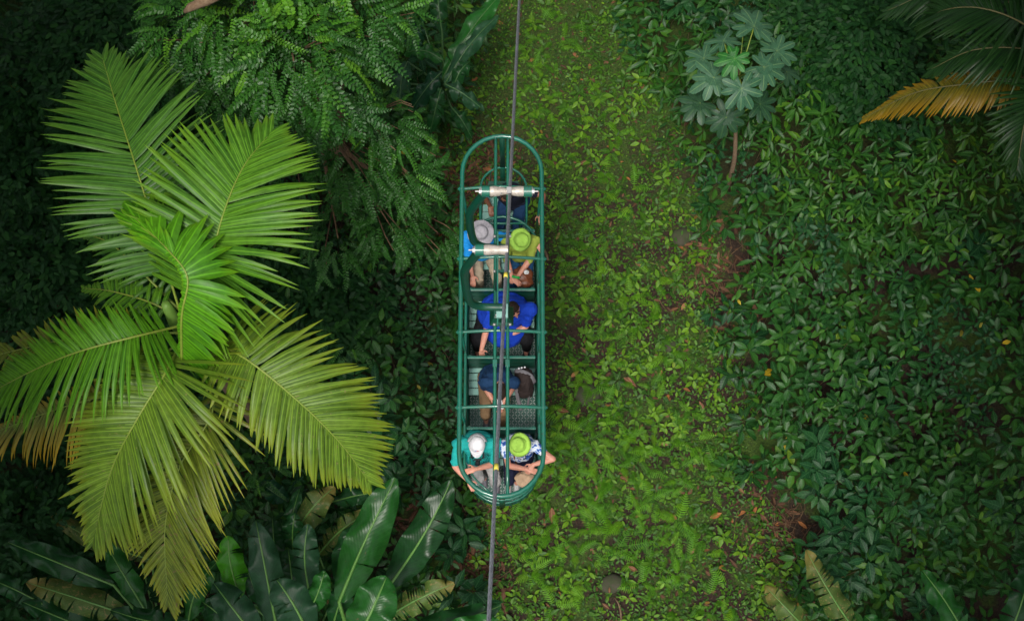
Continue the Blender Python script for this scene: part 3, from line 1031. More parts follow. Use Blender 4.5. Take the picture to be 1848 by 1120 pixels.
def big_palm():
    base = at(480, 790, 0); base.z = 0.1
    root = thing('palm_tree', base, 'big feather palm with green and olive fronds at the left of the gondola', 'palm')
    top = at(333, 600, 5.6)
    palm_trunk(root, base, top, 0.13, 0.09, M['bark'])
    mb = MB()
    mb.tube([top, top + Vector((0, 0, .5)), top + Vector((0.02, 0.03, 1.0))], [.10, .08, .05], 10)
    mb.build('crownshaft', M['green_stem'], root)
    J = []
    s = 1 / 172.0
    F = lambda *a, **k: J.extend(frond(root, *a, **k)[1])
    # older, lower fronds first
    F([(325, 600, 6.2), (180, 604, 6.2), (70, 622, 5.9), (-60, 655, 5.4)], 75 * s, 75 * s, 'pf_brown', n=38, droop=.7, wd=.05)
    F([(320, 620, 6.1), (215, 700, 6.1), (90, 742, 5.7), (-50, 795, 5.1)], 60 * s, 145 * s, 'pf_yellow', n=50, droop=.9, wd=.05, raise_=.1)
    F([(335, 615, 6.1), (385, 730, 6.2), (325, 840, 6.0), (298, 950, 5.6), (303, 1085, 5.0)], 120 * s, 175 * s, 'pf_brown', n=58, start=.22, ang0=70, droop=.5)
    F([(345, 600, 6.2), (440, 645, 6.6), (540, 725, 6.4), (615, 800, 6.0), (665, 868, 5.5)], 140 * s, 168 * s, 'pf_olive', n=68, start=.18, ang0=74, ang1=26, droop=.6, wd=.072)
    F([(325, 620, 6.3), (300, 670, 6.7), (245, 760, 6.6), (200, 850, 6.2), (168, 975, 5.6)], 140 * s, 205 * s, 'pf_olive', n=66, start=.06, ang0=72, droop=.5, wd=.07)
    F([(325, 560, 6.0), (255, 490, 6.2), (200, 440, 6.0), (150, 420, 5.6)], 80 * s, 70 * s, 'pf_deep', n=22, droop=1.0)
    F([(328, 575, 6.1), (270, 545, 6.2), (200, 525, 6.0), (150, 520, 5.6)], 65 * s, 60 * s, 'pf_green', n=20, droop=.9)
    F([(330, 580, 6.3), (288, 440, 6.9), (245, 300, 7.0), (210, 190, 6.7), (185, 105, 6.3)], 190 * s, 185 * s, 'pf_deep', n=66, start=.16, ang0=84, ang1=24, droop=.35, wd=.07)
    F([(325, 588, 6.4), (240, 608, 6.8), (140, 635, 6.8), (60, 668, 6.5), (-40, 720, 6.0)], 95 * s, 155 * s, 'pf_lime', n=58, start=.06, ang0=72, ang1=35, droop=.6, wd=.055)
    F([(340, 580, 6.4), (375, 485, 7.1), (405, 380, 7.3), (440, 300, 7.2), (488, 240, 6.9)], 190 * s, 190 * s, 'pf_green', n=68, start=.12, ang0=92, ang1=24, droop=.35, wd=.075)
    # the newest, still fanning out above the heart
    F([(328, 650, 6.6), (328, 570, 7.2), (338, 500, 7.5), (300, 448, 7.5), (245, 395, 7.3)], 100 * s, 12 * s, 'pf_bright', n=46, start=.02, ang0=135, ang1=6, droop=.7, wd=.115, prof=lambda u: 1.0 + .2 * u, raise_=.0)
    F([(330, 640, 6.6), (330, 560, 7.1), (336, 505, 7.4), (305, 452, 7.5), (240, 398, 7.3)], 60 * s, 85 * s, 'pf_bright', n=14, start=.62, ang0=20, ang1=4, droop=.3, wd=.06, raise_=.05, prof=lambda u: 1)
    finish_palm(root, J)


big_palm()


def dark_palm():
    base = at(1990, 330, 0); base.z = 0.1
    root = thing('palm_tree', base, 'dark shaded palm reaching in from the top right corner with one orange frond', 'palm')
    top = at(1935, 110, 4.8)
    palm_trunk(root, base, top, 0.13, 0.1, M['bark'])
    J = []
    s = 1 / 150.0
    F = lambda *a, **k: J.extend(frond(root, *a, **k)[1])
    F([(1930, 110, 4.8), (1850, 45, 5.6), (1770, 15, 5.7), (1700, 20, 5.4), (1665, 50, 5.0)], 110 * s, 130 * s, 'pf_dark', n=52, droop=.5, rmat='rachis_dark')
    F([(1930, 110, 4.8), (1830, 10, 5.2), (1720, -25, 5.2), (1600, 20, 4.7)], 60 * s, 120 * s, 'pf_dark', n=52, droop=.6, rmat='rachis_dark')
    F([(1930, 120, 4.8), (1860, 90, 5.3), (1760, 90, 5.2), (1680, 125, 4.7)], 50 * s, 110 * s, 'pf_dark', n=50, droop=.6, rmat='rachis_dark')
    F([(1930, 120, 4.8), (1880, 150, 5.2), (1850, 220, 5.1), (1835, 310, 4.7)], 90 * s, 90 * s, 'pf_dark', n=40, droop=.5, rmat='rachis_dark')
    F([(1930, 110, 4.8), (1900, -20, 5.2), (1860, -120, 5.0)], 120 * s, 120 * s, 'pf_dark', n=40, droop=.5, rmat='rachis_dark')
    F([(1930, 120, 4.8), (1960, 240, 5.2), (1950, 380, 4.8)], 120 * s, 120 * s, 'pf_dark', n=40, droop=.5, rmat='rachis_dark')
    ro, j = frond(root, [(1925, 120, 4.6), (1850, 140, 4.8), (1740, 152, 4.6), (1650, 168, 4.2), (1560, 212, 3.6)], 42 * s, 82 * s, 'pf_orange', n=52, droop=.8, start=.25, rmat='rachis_dark', raise_=.15)
    tag(ro, 'orange yellow dying frond')
    for q in j:
        u = q[1][0]
    J.extend([(l + 1.0, V, T, U, rv, m, r_) for (l, V, T, U, rv, m, r_) in j])
    finish_palm(root, J)


dark_palm()


# ------------------------------------------------------------------ big bladed leaves (banana kin, bird's nest fern)
def blade_mats():
    def bm(nm, c, rib, spots=((0.10, 0.085, 0.03), 0.70), rough=0.3, tipc=None, tip0=.7, **k):
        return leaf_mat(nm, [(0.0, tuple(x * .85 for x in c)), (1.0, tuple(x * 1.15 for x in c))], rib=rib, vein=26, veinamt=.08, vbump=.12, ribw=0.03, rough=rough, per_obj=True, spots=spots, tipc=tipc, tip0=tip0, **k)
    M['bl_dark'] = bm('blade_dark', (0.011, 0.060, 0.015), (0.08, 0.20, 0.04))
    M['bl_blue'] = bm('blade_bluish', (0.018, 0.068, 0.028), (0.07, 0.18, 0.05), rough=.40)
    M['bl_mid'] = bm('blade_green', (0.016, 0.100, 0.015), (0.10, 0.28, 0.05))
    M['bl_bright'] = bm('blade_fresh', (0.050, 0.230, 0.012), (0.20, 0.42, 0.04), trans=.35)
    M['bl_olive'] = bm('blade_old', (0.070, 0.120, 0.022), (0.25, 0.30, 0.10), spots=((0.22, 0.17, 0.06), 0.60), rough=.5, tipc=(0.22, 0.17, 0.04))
    M['bl_deep'] = bm('blade_deep', (0.012, 0.062, 0.026), (0.05, 0.13, 0.05))  # deep cool green blade
    M['midrib'] = paint('midrib', (0.085, 0.20, 0.035), rough=0.4, wear=0.3)
    M['midrib_dark'] = paint('midrib_dark', (0.05, 0.12, 0.035), rough=0.4, wear=0.3)
    M['dry_blade'] = leaf_mat('dry_blade', [(0.0, (0.14, 0.065, 0.03)), (1.0, (0.26, 0.12, 0.06))], rib=(0.3, 0.18, 0.1), vein=14, per_obj=True, rough=.8, trans=.1)


blade_mats()


def blade(root, b, t, wpx, mat, arch=0.25, z0=2.5, z1=2.8, torn=0.05, wav=0.042, side=0.0, stem=None, label=None, ribmat='midrib', n=26):
    """one big leaf: base/tip in survey pixels, width in survey pixels"""
    A, B = at(b[0], b[1], z0), at(t[0], t[1], z1)
    dist = (A + B).z / 2
    wd = .78 * wpx / FPX * ((CAM_H - dist) / math.cos(TILT)) / 2
    d = B - A
    L = d.length
    hz = Vector((0, 0, 1))
    sd = d.cross(hz).normalized()
    ph = random.uniform(0, 6.28); bend = random.uniform(-.05, .05) * L

    def mid(u):
        return A + d * u + Vector((0, 0, arch * L * math.sin(math.pi * u))) + sd * (bend * math.sin(math.pi * u))
    cols = 4
    V, T, U = [], [], []

    def wprof(u):
        return (min(1, (u + .03) / .30) ** .6) * (1 - max(0, (u - .45) / .55) ** 2.3) ** .75 + 0.02
    cuts = set()
    if torn > 0:
        for i in range(2, n - 2):
            if random.random() < torn: cuts.add((i, 1))
            if random.random() < torn: cuts.add((i, -1))
    for s in (1, -1):
        row_ids = []
        hang = 0.0
        for i in range(n + 1):
            u = i / n
            c = mid(u)
            dup = (i, s) in cuts
            w0 = wd * wprof(min(u, .995))

            def make(hang, shift):
                ids = []
                for k in range(cols + 1):
                    q = k / cols
                    x = w0 * q
                    z = x * (0.22 + side * s) - (0.55 + hang) * x * x / max(wd, 1e-3) * 0.75 + wav * math.sin(u * 17 + ph * s + q * 2) * q * q * w0 / wd * 2 + wav * .35 * math.sin(u * 41 + s) * q
                    p = c + sd * s * x + Vector((0, 0, z)) + d.normalized() * (x * .22 + shift * q)
                    ids.append(len(V)); V.append(tuple(p)); U.append((0.5 + s * 0.5 * q, u))
                return ids
            r = make(hang, -0.012 if dup else 0)
            if row_ids:
                pr = row_ids[-1]
                for k in range(cols):
                    q4 = (pr[k], pr[k + 1], r[k + 1], r[k])
                    if s < 0: q4 = q4[::-1]
                    T += [(q4[0], q4[1], q4[2]), (q4[0], q4[2], q4[3])]
            if dup:
                hang = random.uniform(-.1, .9)
                r = make(hang, 0.03)
            row_ids.append(r)
    o0 = np.array(ORG[root.name])
    me = np_mesh('leaf', np.array(V) - o0, np.array(T), np.array(U))
    lo = link_mesh('leaf', me, M[mat], root)
    if label: lo['label'] = label
    mb = MB()
    pts = [mid(i / 12) + Vector((0, 0, 0.004)) for i in range(13)]
    rs = [0.020 * (1 - .85 * i / 12) * max(.6, wd / .2) for i in range(13)]
    if stem is not None:
        pts = [stem, stem.lerp(pts[0], .5) + Vector((0, 0, .05 * L))] + pts
        rs = [rs[0] * 1.3, rs[0] * 1.15] + rs
    mb.tube(pts, rs, 6)
    mb.build('midrib', M[ribmat], lo)
    return lo


def blades(name, base_px, label, cat, rows, stem=True, ribmat='midrib', trunk=None):
    base = at(base_px[0], base_px[1], 0)
    base.z = float(ground_z(np.array([base.x]), np.array([base.y]))[0])
    root = thing(name, base, label, cat)
    hub = at(base_px[0], base_px[1], base_px[2])
    mb = MB()
    mb.tube([base, hub], [0.09, 0.06], 9)
    mb.build('stem', M['green_stem'], root)
    for r in rows:
        b, t, wpx, mat = r[:4]
        kw = dict(r[4]) if len(r) > 4 else {}
        kw.setdefault('stem', hub if stem else None)
        kw.setdefault('ribmat', ribmat)
        blade(root, b, t, wpx, mat, **kw)
    return root


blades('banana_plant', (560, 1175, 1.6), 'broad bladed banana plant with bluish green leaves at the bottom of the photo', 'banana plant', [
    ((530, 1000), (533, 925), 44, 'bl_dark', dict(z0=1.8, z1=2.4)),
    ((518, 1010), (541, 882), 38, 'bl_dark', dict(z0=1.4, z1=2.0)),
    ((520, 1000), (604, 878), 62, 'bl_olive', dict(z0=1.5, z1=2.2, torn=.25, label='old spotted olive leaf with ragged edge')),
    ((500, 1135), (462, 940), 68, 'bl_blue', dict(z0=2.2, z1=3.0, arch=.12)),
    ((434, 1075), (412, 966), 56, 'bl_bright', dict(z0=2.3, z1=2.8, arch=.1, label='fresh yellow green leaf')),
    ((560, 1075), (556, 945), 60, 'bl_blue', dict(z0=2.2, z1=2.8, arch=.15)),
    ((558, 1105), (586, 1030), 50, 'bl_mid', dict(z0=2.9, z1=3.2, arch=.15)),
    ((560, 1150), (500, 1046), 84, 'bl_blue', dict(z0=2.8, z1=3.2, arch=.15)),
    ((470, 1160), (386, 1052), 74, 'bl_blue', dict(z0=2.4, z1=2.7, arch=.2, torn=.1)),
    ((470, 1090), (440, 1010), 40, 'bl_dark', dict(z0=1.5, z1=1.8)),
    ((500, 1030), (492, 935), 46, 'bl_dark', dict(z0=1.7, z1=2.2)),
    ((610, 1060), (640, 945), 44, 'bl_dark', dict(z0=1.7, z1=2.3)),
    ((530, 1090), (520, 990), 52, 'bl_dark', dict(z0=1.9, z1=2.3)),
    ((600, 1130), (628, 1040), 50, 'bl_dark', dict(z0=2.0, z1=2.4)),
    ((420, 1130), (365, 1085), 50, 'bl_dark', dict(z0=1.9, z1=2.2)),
], trunk=None)
blades('banana_plant', (640, 1175, 1.6), 'tall banana plant with long upright leaves just left of the gondola front', 'banana plant', [
    ((575, 1000), (672, 922), 50, 'bl_olive', dict(z0=1.4, z1=1.8, torn=.4, label='dying leaf with torn brown edge')),
    ((600, 905), (700, 885), 40, 'bl_dark', dict(z0=1.3, z1=1.3, stem=None)),
    ((612, 1085), (714, 862), 84, 'bl_mid', dict(z0=2.6, z1=3.3, arch=.08)),
    ((700, 1060), (815, 866), 78, 'bl_dark', dict(z0=2.2, z1=2.9, arch=.08)),
    ((640, 1165), (698, 1040), 96, 'bl_mid', dict(z0=3.0, z1=3.3, arch=.12)),
    ((700, 1112), (820, 1052), 56, 'bl_olive', dict(z0=2.1, z1=2.4, torn=.5, arch=.1, label='torn olive leaf with browned tip')),
    ((735, 1135), (905, 1092), 56, 'bl_dark', dict(z0=2.0, z1=2.0, arch=.05)),
    ((780, 1150), (900, 1118), 50, 'bl_mid', dict(z0=2.3, z1=2.3, arch=.05)),
    ((640, 1100), (590, 1078), 34, 'dry_blade', dict(z0=2.0, z1=1.7, torn=.5, wav=.09, label='dry curled brown leaf')),
    ((650, 1130), (615, 1075), 34, 'dry_blade', dict(z0=2.0, z1=1.9, torn=.5, wav=.09, label='dry crumpled brown leaf')),
])
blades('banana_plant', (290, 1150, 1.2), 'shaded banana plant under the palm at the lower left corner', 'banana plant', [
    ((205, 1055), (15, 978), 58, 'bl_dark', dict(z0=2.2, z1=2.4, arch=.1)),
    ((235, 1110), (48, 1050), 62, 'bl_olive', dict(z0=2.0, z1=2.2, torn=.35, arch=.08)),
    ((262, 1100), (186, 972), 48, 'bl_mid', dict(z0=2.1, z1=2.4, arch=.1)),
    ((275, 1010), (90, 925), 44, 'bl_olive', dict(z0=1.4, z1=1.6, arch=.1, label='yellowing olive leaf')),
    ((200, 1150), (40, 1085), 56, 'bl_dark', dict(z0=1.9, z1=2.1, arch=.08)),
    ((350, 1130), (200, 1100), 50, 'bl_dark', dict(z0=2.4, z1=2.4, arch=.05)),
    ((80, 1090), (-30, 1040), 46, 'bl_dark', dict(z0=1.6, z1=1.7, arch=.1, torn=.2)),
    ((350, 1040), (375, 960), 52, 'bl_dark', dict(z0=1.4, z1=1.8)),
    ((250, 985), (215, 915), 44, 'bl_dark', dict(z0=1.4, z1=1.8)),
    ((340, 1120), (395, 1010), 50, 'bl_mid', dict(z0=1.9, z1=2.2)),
    ((120, 1040), (60, 990), 40, 'bl_deep', dict(z0=1.2, z1=1.4)),
])
blades('broad_leaf_plant', (300, 560, 1.2), 'single rounded bluish leaf behind the palm heart', 'plant', [
    ((268, 522), (180, 520), 36, 'bl_blue', dict(z0=3.8, z1=4.0, arch=.05)),
    ((520, 905), (470, 870), 44, 'bl_deep', dict(z0=1.2, z1=1.4)),
], ribmat='midrib_dark')
blades('banana_plant', (800, 160, 1.0), 'dark banana plant with long leaves beyond the far end of the gondola', 'banana plant', [
    ((762, 40), (745, 110), 40, 'bl_deep', dict(z0=1.7, z1=1.3, torn=.2)),
    ((700, 150), (655, 70), 50, 'bl_blue', dict(z0=1.5, z1=1.2, torn=.15)),
    ((735, 112), (722, 210), 44, 'bl_blue', dict(z0=1.7, z1=1.2, torn=.1)),
    ((800, 128), (738, 205), 42, 'bl_deep', dict(z0=1.9, z1=1.4)),
    ((796, 160), (776, 240), 38, 'bl_dark', dict(z0=2.0, z1=1.5)),
    ((815, 195), (852, 250), 32, 'bl_dark', dict(z0=1.5, z1=1.2)),
    ((800, 110), (728, 98), 36, 'bl_mid', dict(z0=2.2, z1=2.0)),
    ((800, 140), (906, -12), 48, 'bl_mid', dict(z0=2.1, z1=2.4, arch=.1)),
    ((803, 152), (900, 28), 38, 'bl_blue', dict(z0=2.3, z1=2.5, arch=.1)),
    ((798, 60), (790, -20), 42, 'bl_dark', dict(z0=2.0, z1=2.2)),
    ((818, 158), (848, 112), 34, 'bl_dark', dict(z0=2.4, z1=2.5)),
    ((803, 152), (874, 200), 36, 'bl_blue', dict(z0=2.6, z1=2.4, arch=.15)),
    ((750, 160), (690, 190), 34, 'bl_deep', dict(z0=1.4, z1=1.1)),
], ribmat='midrib_dark')
blades('banana_plant', (1530, 1190, 1.4), 'torn yellow green banana leaves at the bottom right of the strip', 'banana plant', [
    ((1545, 1140), (1455, 992), 54, 'bl_olive', dict(z0=2.0, z1=2.3, torn=.35, arch=.12)),
    ((1470, 1150), (1380, 1056), 50, 'bl_olive', dict(z0=1.7, z1=1.9, torn=.35, arch=.15)),
    ((1600, 1170), (1560, 1110), 44, 'bl_mid', dict(z0=1.7, z1=1.9)),
])
blades('banana_plant', (1770, 1190, 1.4), 'dark banana leaves with yellow bars in the bottom right corner', 'banana plant', [
    ((1745, 1150), (1664, 1028), 56, 'bl_mid', dict(z0=2.2, z1=2.4, arch=.12, torn=.08)),
    ((1815, 1160), (1860, 1010), 54, 'bl_dark', dict(z0=2.2, z1=2.4, torn=.2)),
])


# ------------------------------------------------------------------ tree with feathered hanging sprays
def spray_mesh(seed, pairs=15, lsz=0.098, L=1.0):
    r = np.random.default_rng(seed)
    t = np.linspace(0.06, 0.99, pairs)
    bend = r.uniform(-0.25, 0.25)
    cx = t * L; cy = bend * t * t * L; cz = -0.30 * t * t * L
    parts = []
    for s in (-1, 1):
        az = s * (1.40 - 0.55 * t) + 2 * bend * t * .5 + r.uniform(-.12, .12, pairs)
        pos = np.stack([cx + (0.02 if s > 0 else 0), cy, cz + .002], -1)
        size = lsz * (0.75 + 0.35 * np.sin(np.pi * np.minimum(1, t * .9 + .1))) * r.uniform(.88, 1.08, pairs)
        size *= np.where(t > .85, .7, 1)
        parts.append(scatter_leaves(leaf_template([(0.2, 0.25), (0.62, 0.30)], 0.22, 0.15), pos, az, r.uniform(-.15, .35, pairs), s * -0.25 + r.uniform(-.3, .3, pairs), size, r.uniform(0, 1, pairs)))
    # the twig itself
    k = 6
    tt = np.linspace(0, 1, k)
    V, T, U = [], [], []
    for i, q in enumerate(tt):
        rad = 0.007 * (1 - .7 * q)
        for j in range(3):
            a = 2.094 * j
            V.append((q * L, bend * q * q * L + math.cos(a) * rad, -0.3 * q * q * L + math.sin(a) * rad)); U.append((0.5, q))
    for i in range(k - 1):
        for j in range(3):
            a, b = i * 3 + j, i * 3 + (j + 1) % 3
            T += [(a, b, b + 3), (a, b + 3, a + 3)]
    parts.append((np.array(V), np.array(T), np.array(U), np.zeros(len(V))))
    Vs, Ts, Us, Rs, b = [], [], [], [], 0
    for V, T, U, rv in parts:
        Vs.append(V); Ts.append(T + b); Us.append(U); Rs.append(rv); b += len(V)
    return np.concatenate(Vs), np.concatenate(Ts), np.concatenate(Us), np.concatenate(Rs)


def feather_tree():
    base = at(610, 330, 0); base.z = 0.2
    root = thing('feathery_tree', base, 'glossy green tree with drooping two ranked leafy sprays above the palm', 'tree')
    raw = [spray_mesh(s, pairs=random.choice((12, 13, 14))) for s in range(6)]
    meshes = {}
    for i, (V, T, U, rv) in enumerate(raw):
        for mk in ('spray', 'spray_bright'):
            me = np_mesh('spray', V, T, U, rv)
            me.materials.append(M[mk])
            meshes[(i, mk)] = me
    lobes = [  # px, py, z, radius, count, bright share
        (440, 40, 6.2, 1.0, 62, .15), (530, 110, 6.4, 1.0, 70, .12), (345, 70, 5.8, 0.95, 52, .35), (630, 40, 5.9, 0.9, 46, .4), (560, -40, 6.2, 1.0, 34, .3),
        (600, 170, 5.7, 0.75, 40, .2), (430, 170, 5.6, .7, 36, .1), (700, 230, 4.5, 0.65, 34, .6), (735, 310, 3.9, 0.7, 46, .45), (640, 290, 4.1, 0.8, 44, .15), (700, 400, 3.0, 0.75, 44, .08),
        (610, 430, 2.8, 0.7, 30, .05), (700, 20, 5.4, .6, 20, .4), (790, 420, 2.2, .55, 24, .1), (520, 300, 3.8, .8, 26, .05), (330, 0, 5.4, .8, 24, .3), (620, 620, 2.0, .45, 10, .6), (600, 760, 2.0, .5, 12, .5), (480, 850, 1.7, .4, 8, .5)]
    jobs = []
    for px, py, z, r_, k, br in lobes:
        c = at(px, py, z)
        for j in range(int(k * 2.7)):
            a = random.uniform(0, 6.283)
            el = math.asin(random.uniform(-0.1, 0.95))
            dv = Vector((math.cos(a) * math.cos(el), math.sin(a) * math.cos(el), math.sin(el)))
            p = c + Vector((dv.x * r_ * .62, dv.y * r_ * .62, dv.z * r_ * .55)) * random.uniform(.65, 1)
            pitch = -0.25 - 0.6 * (1 - math.sin(el)) + random.uniform(-.45, .3)
            sc = random.uniform(.36, .74) * min(1, .45 + r_ * .55)
            if py > 200: sc *= 0.85
            jobs.append((p, a + random.uniform(-1.1, 1.1), pitch, sc, 'spray_bright' if random.random() < br else 'spray', z + dv.z))
    jobs.sort(key=lambda j: -j[5])
    o0 = ORG[root.name]
    for p, a, pitch, sc, mk, _ in jobs[:298]:
        i = random.randrange(6)
        o = bpy.data.objects.new('spray', meshes[(i, mk)])
        COL.objects.link(o)
        o.parent = root
        o.location = p - o0
        o.rotation_euler = (random.uniform(-.5, .5), -pitch, a)
        o.scale = (sc, sc, sc)
    rest = jobs[298:]
    parts = []
    for p, a, pitch, sc, mk, _ in rest:
        V, T, U, rv = raw[random.randrange(6)]
        mt = Matrix.Translation(p - o0) @ Matrix.Rotation(a, 4, 'Z') @ Matrix.Rotation(-pitch, 4, 'Y') @ Matrix.Rotation(random.uniform(-.5, .5), 4, 'X') @ Matrix.Scale(sc, 4)
        A = np.array(mt)
        parts.append((V @ A[:3, :3].T + A[:3, 3], T, U, np.full(len(V), random.random() * (1 if mk == 'spray_bright' else .7))))
    o = joined('sprays', parts, M['spray_low'], root)
    tag(o, kind='stuff')
    mb = MB()
    trunk_top = at(520, 40, 4.7)
    mb.tube(smooth_path([base, base.lerp(trunk_top, .5) + Vector((.3, .2, .3)), trunk_top], 6), [0.14] * 7 + [.12, .11, .1, .09, .08, .07], 9)
    mb.build('trunk', M['bark'], root)
    for px, py, z, r_, k, br in lobes[:16]:
        c = at(px, py, z)
        s0 = base.lerp(trunk_top, min(.95, max(.2, z / 6.6)))
        mb = MB()
        pts = smooth_path([s0, s0.lerp(c, .5) + Vector((0, 0, .15)), c], 6)
        mb.tube(pts, [0.045 - 0.036 * i / (len(pts) - 1) for i in range(len(pts))], 6)
        for _ in range(7):
            a = random.uniform(0, 6.28)
            e = c + Vector((math.cos(a) * r_ * .6, math.sin(a) * r_ * .6, random.uniform(-.1, .35) * r_))
            mb.tube([s0.lerp(c, .75), s0.lerp(e, .9) + Vector((0, 0, .05)), e], [.012, .009, .005], 4)
        mb.build('branch', M['twig'], root)
    mb = MB()
    q0, q1 = at(333, 22, 6.9), at(372, 2, 7.0)
    mb.tube([q0, q0.lerp(q1, .3) + Vector((0, 0, .03)), q0.lerp(q1, .7) + Vector((0, 0, .02)), q1, q1 + (q1 - q0)], [.02, .05, .055, .06, .06], 9)
    mb.build('broken_limb', M['bark'], root)


M['spray_low'] = leaf_mat('inner_spray_leaf', [(0.0, (0.012, 0.065, 0.010)), (0.7, (0.028, 0.125, 0.012)), (1.0, (0.10, 0.28, 0.015))], rib=(0.06, 0.18, 0.03), vein=4, rough=0.33)
feather_tree()


def shade_shrubs():
    """dark small-leaved shrubs at the left and top edges"""
    defs = [((200, 40), 3.2, 1.3, 'dark small leaved shrub at the top left behind the palm tip'), ((60, 130), 2.6, 1.3, 'nearly black shrub at the upper left edge'),
            ((50, 330), 2.4, 1.2, 'dark shrub at the left edge beside the highest palm frond'), ((90, 480), 2.6, 1.1, 'dark shrub at the left edge above the lowest left fronds'),
            ((230, 560), 2.0, .8, 'dark shrub in the gap behind the palm heart'), ((1560, 60), 2.2, 1.2, 'dark shrub beside the shaded palm at the top'),
            ((60, 950), 1.5, 1.0, 'dark shrub in the lower left corner'), ((560, 560), 1.7, .9, 'dark shrub between the palm and the leafy tree')]
    for (px, py), z, r_, lab in defs:
        c = at(px, py, z)
        base = Vector((c.x, c.y, 0.1))
        t = thing('shrub', base, lab, 'shrub')
        n = int(900 * r_ * r_)
        a = rng.uniform(0, 6.283, n); u = rng.uniform(-0.1, 1, n)
        h = np.sqrt(1 - np.clip(u, 0, 1) ** 2)
        rad = r_ * rng.uniform(.55, 1.0, n) * (1 + .3 * np.sin(a * 3 + px) * np.sin(u * 4 + py))
        P = np.stack([np.cos(a) * h * rad, np.sin(a) * h * rad, (c.z - 0.1 - r_ * .5) + u * rad * .75], -1)
        parts = []
        for k in range(4):
            az = a + rng.uniform(-1.4, 1.4, n)
            pos = P + rng.uniform(-.07, .07, (n, 3))
            parts.append(scatter_leaves(T_OVAL, pos, az, rng.uniform(-.5, .4, n), rng.uniform(-.5, .5, n), rng.uniform(.09, .16, n), rng.uniform(0, 1, n)))
        o = joined('foliage', parts, M['shade'], t)  # edge shade comes painted in with this leaf colour
        tag(o, kind='stuff')
        mb = MB()
        for k in range(7):
            an = k * .9 + px
            mb.tube([base, base + Vector((math.cos(an) * r_ * .25, math.sin(an) * r_ * .25, z * .45)), base + Vector((math.cos(an) * r_ * .6, math.sin(an) * r_ * .6, z * .85))], [.03, .02, .008], 5)
        mb.build('stems', M['bark'], t)


shade_shrubs()


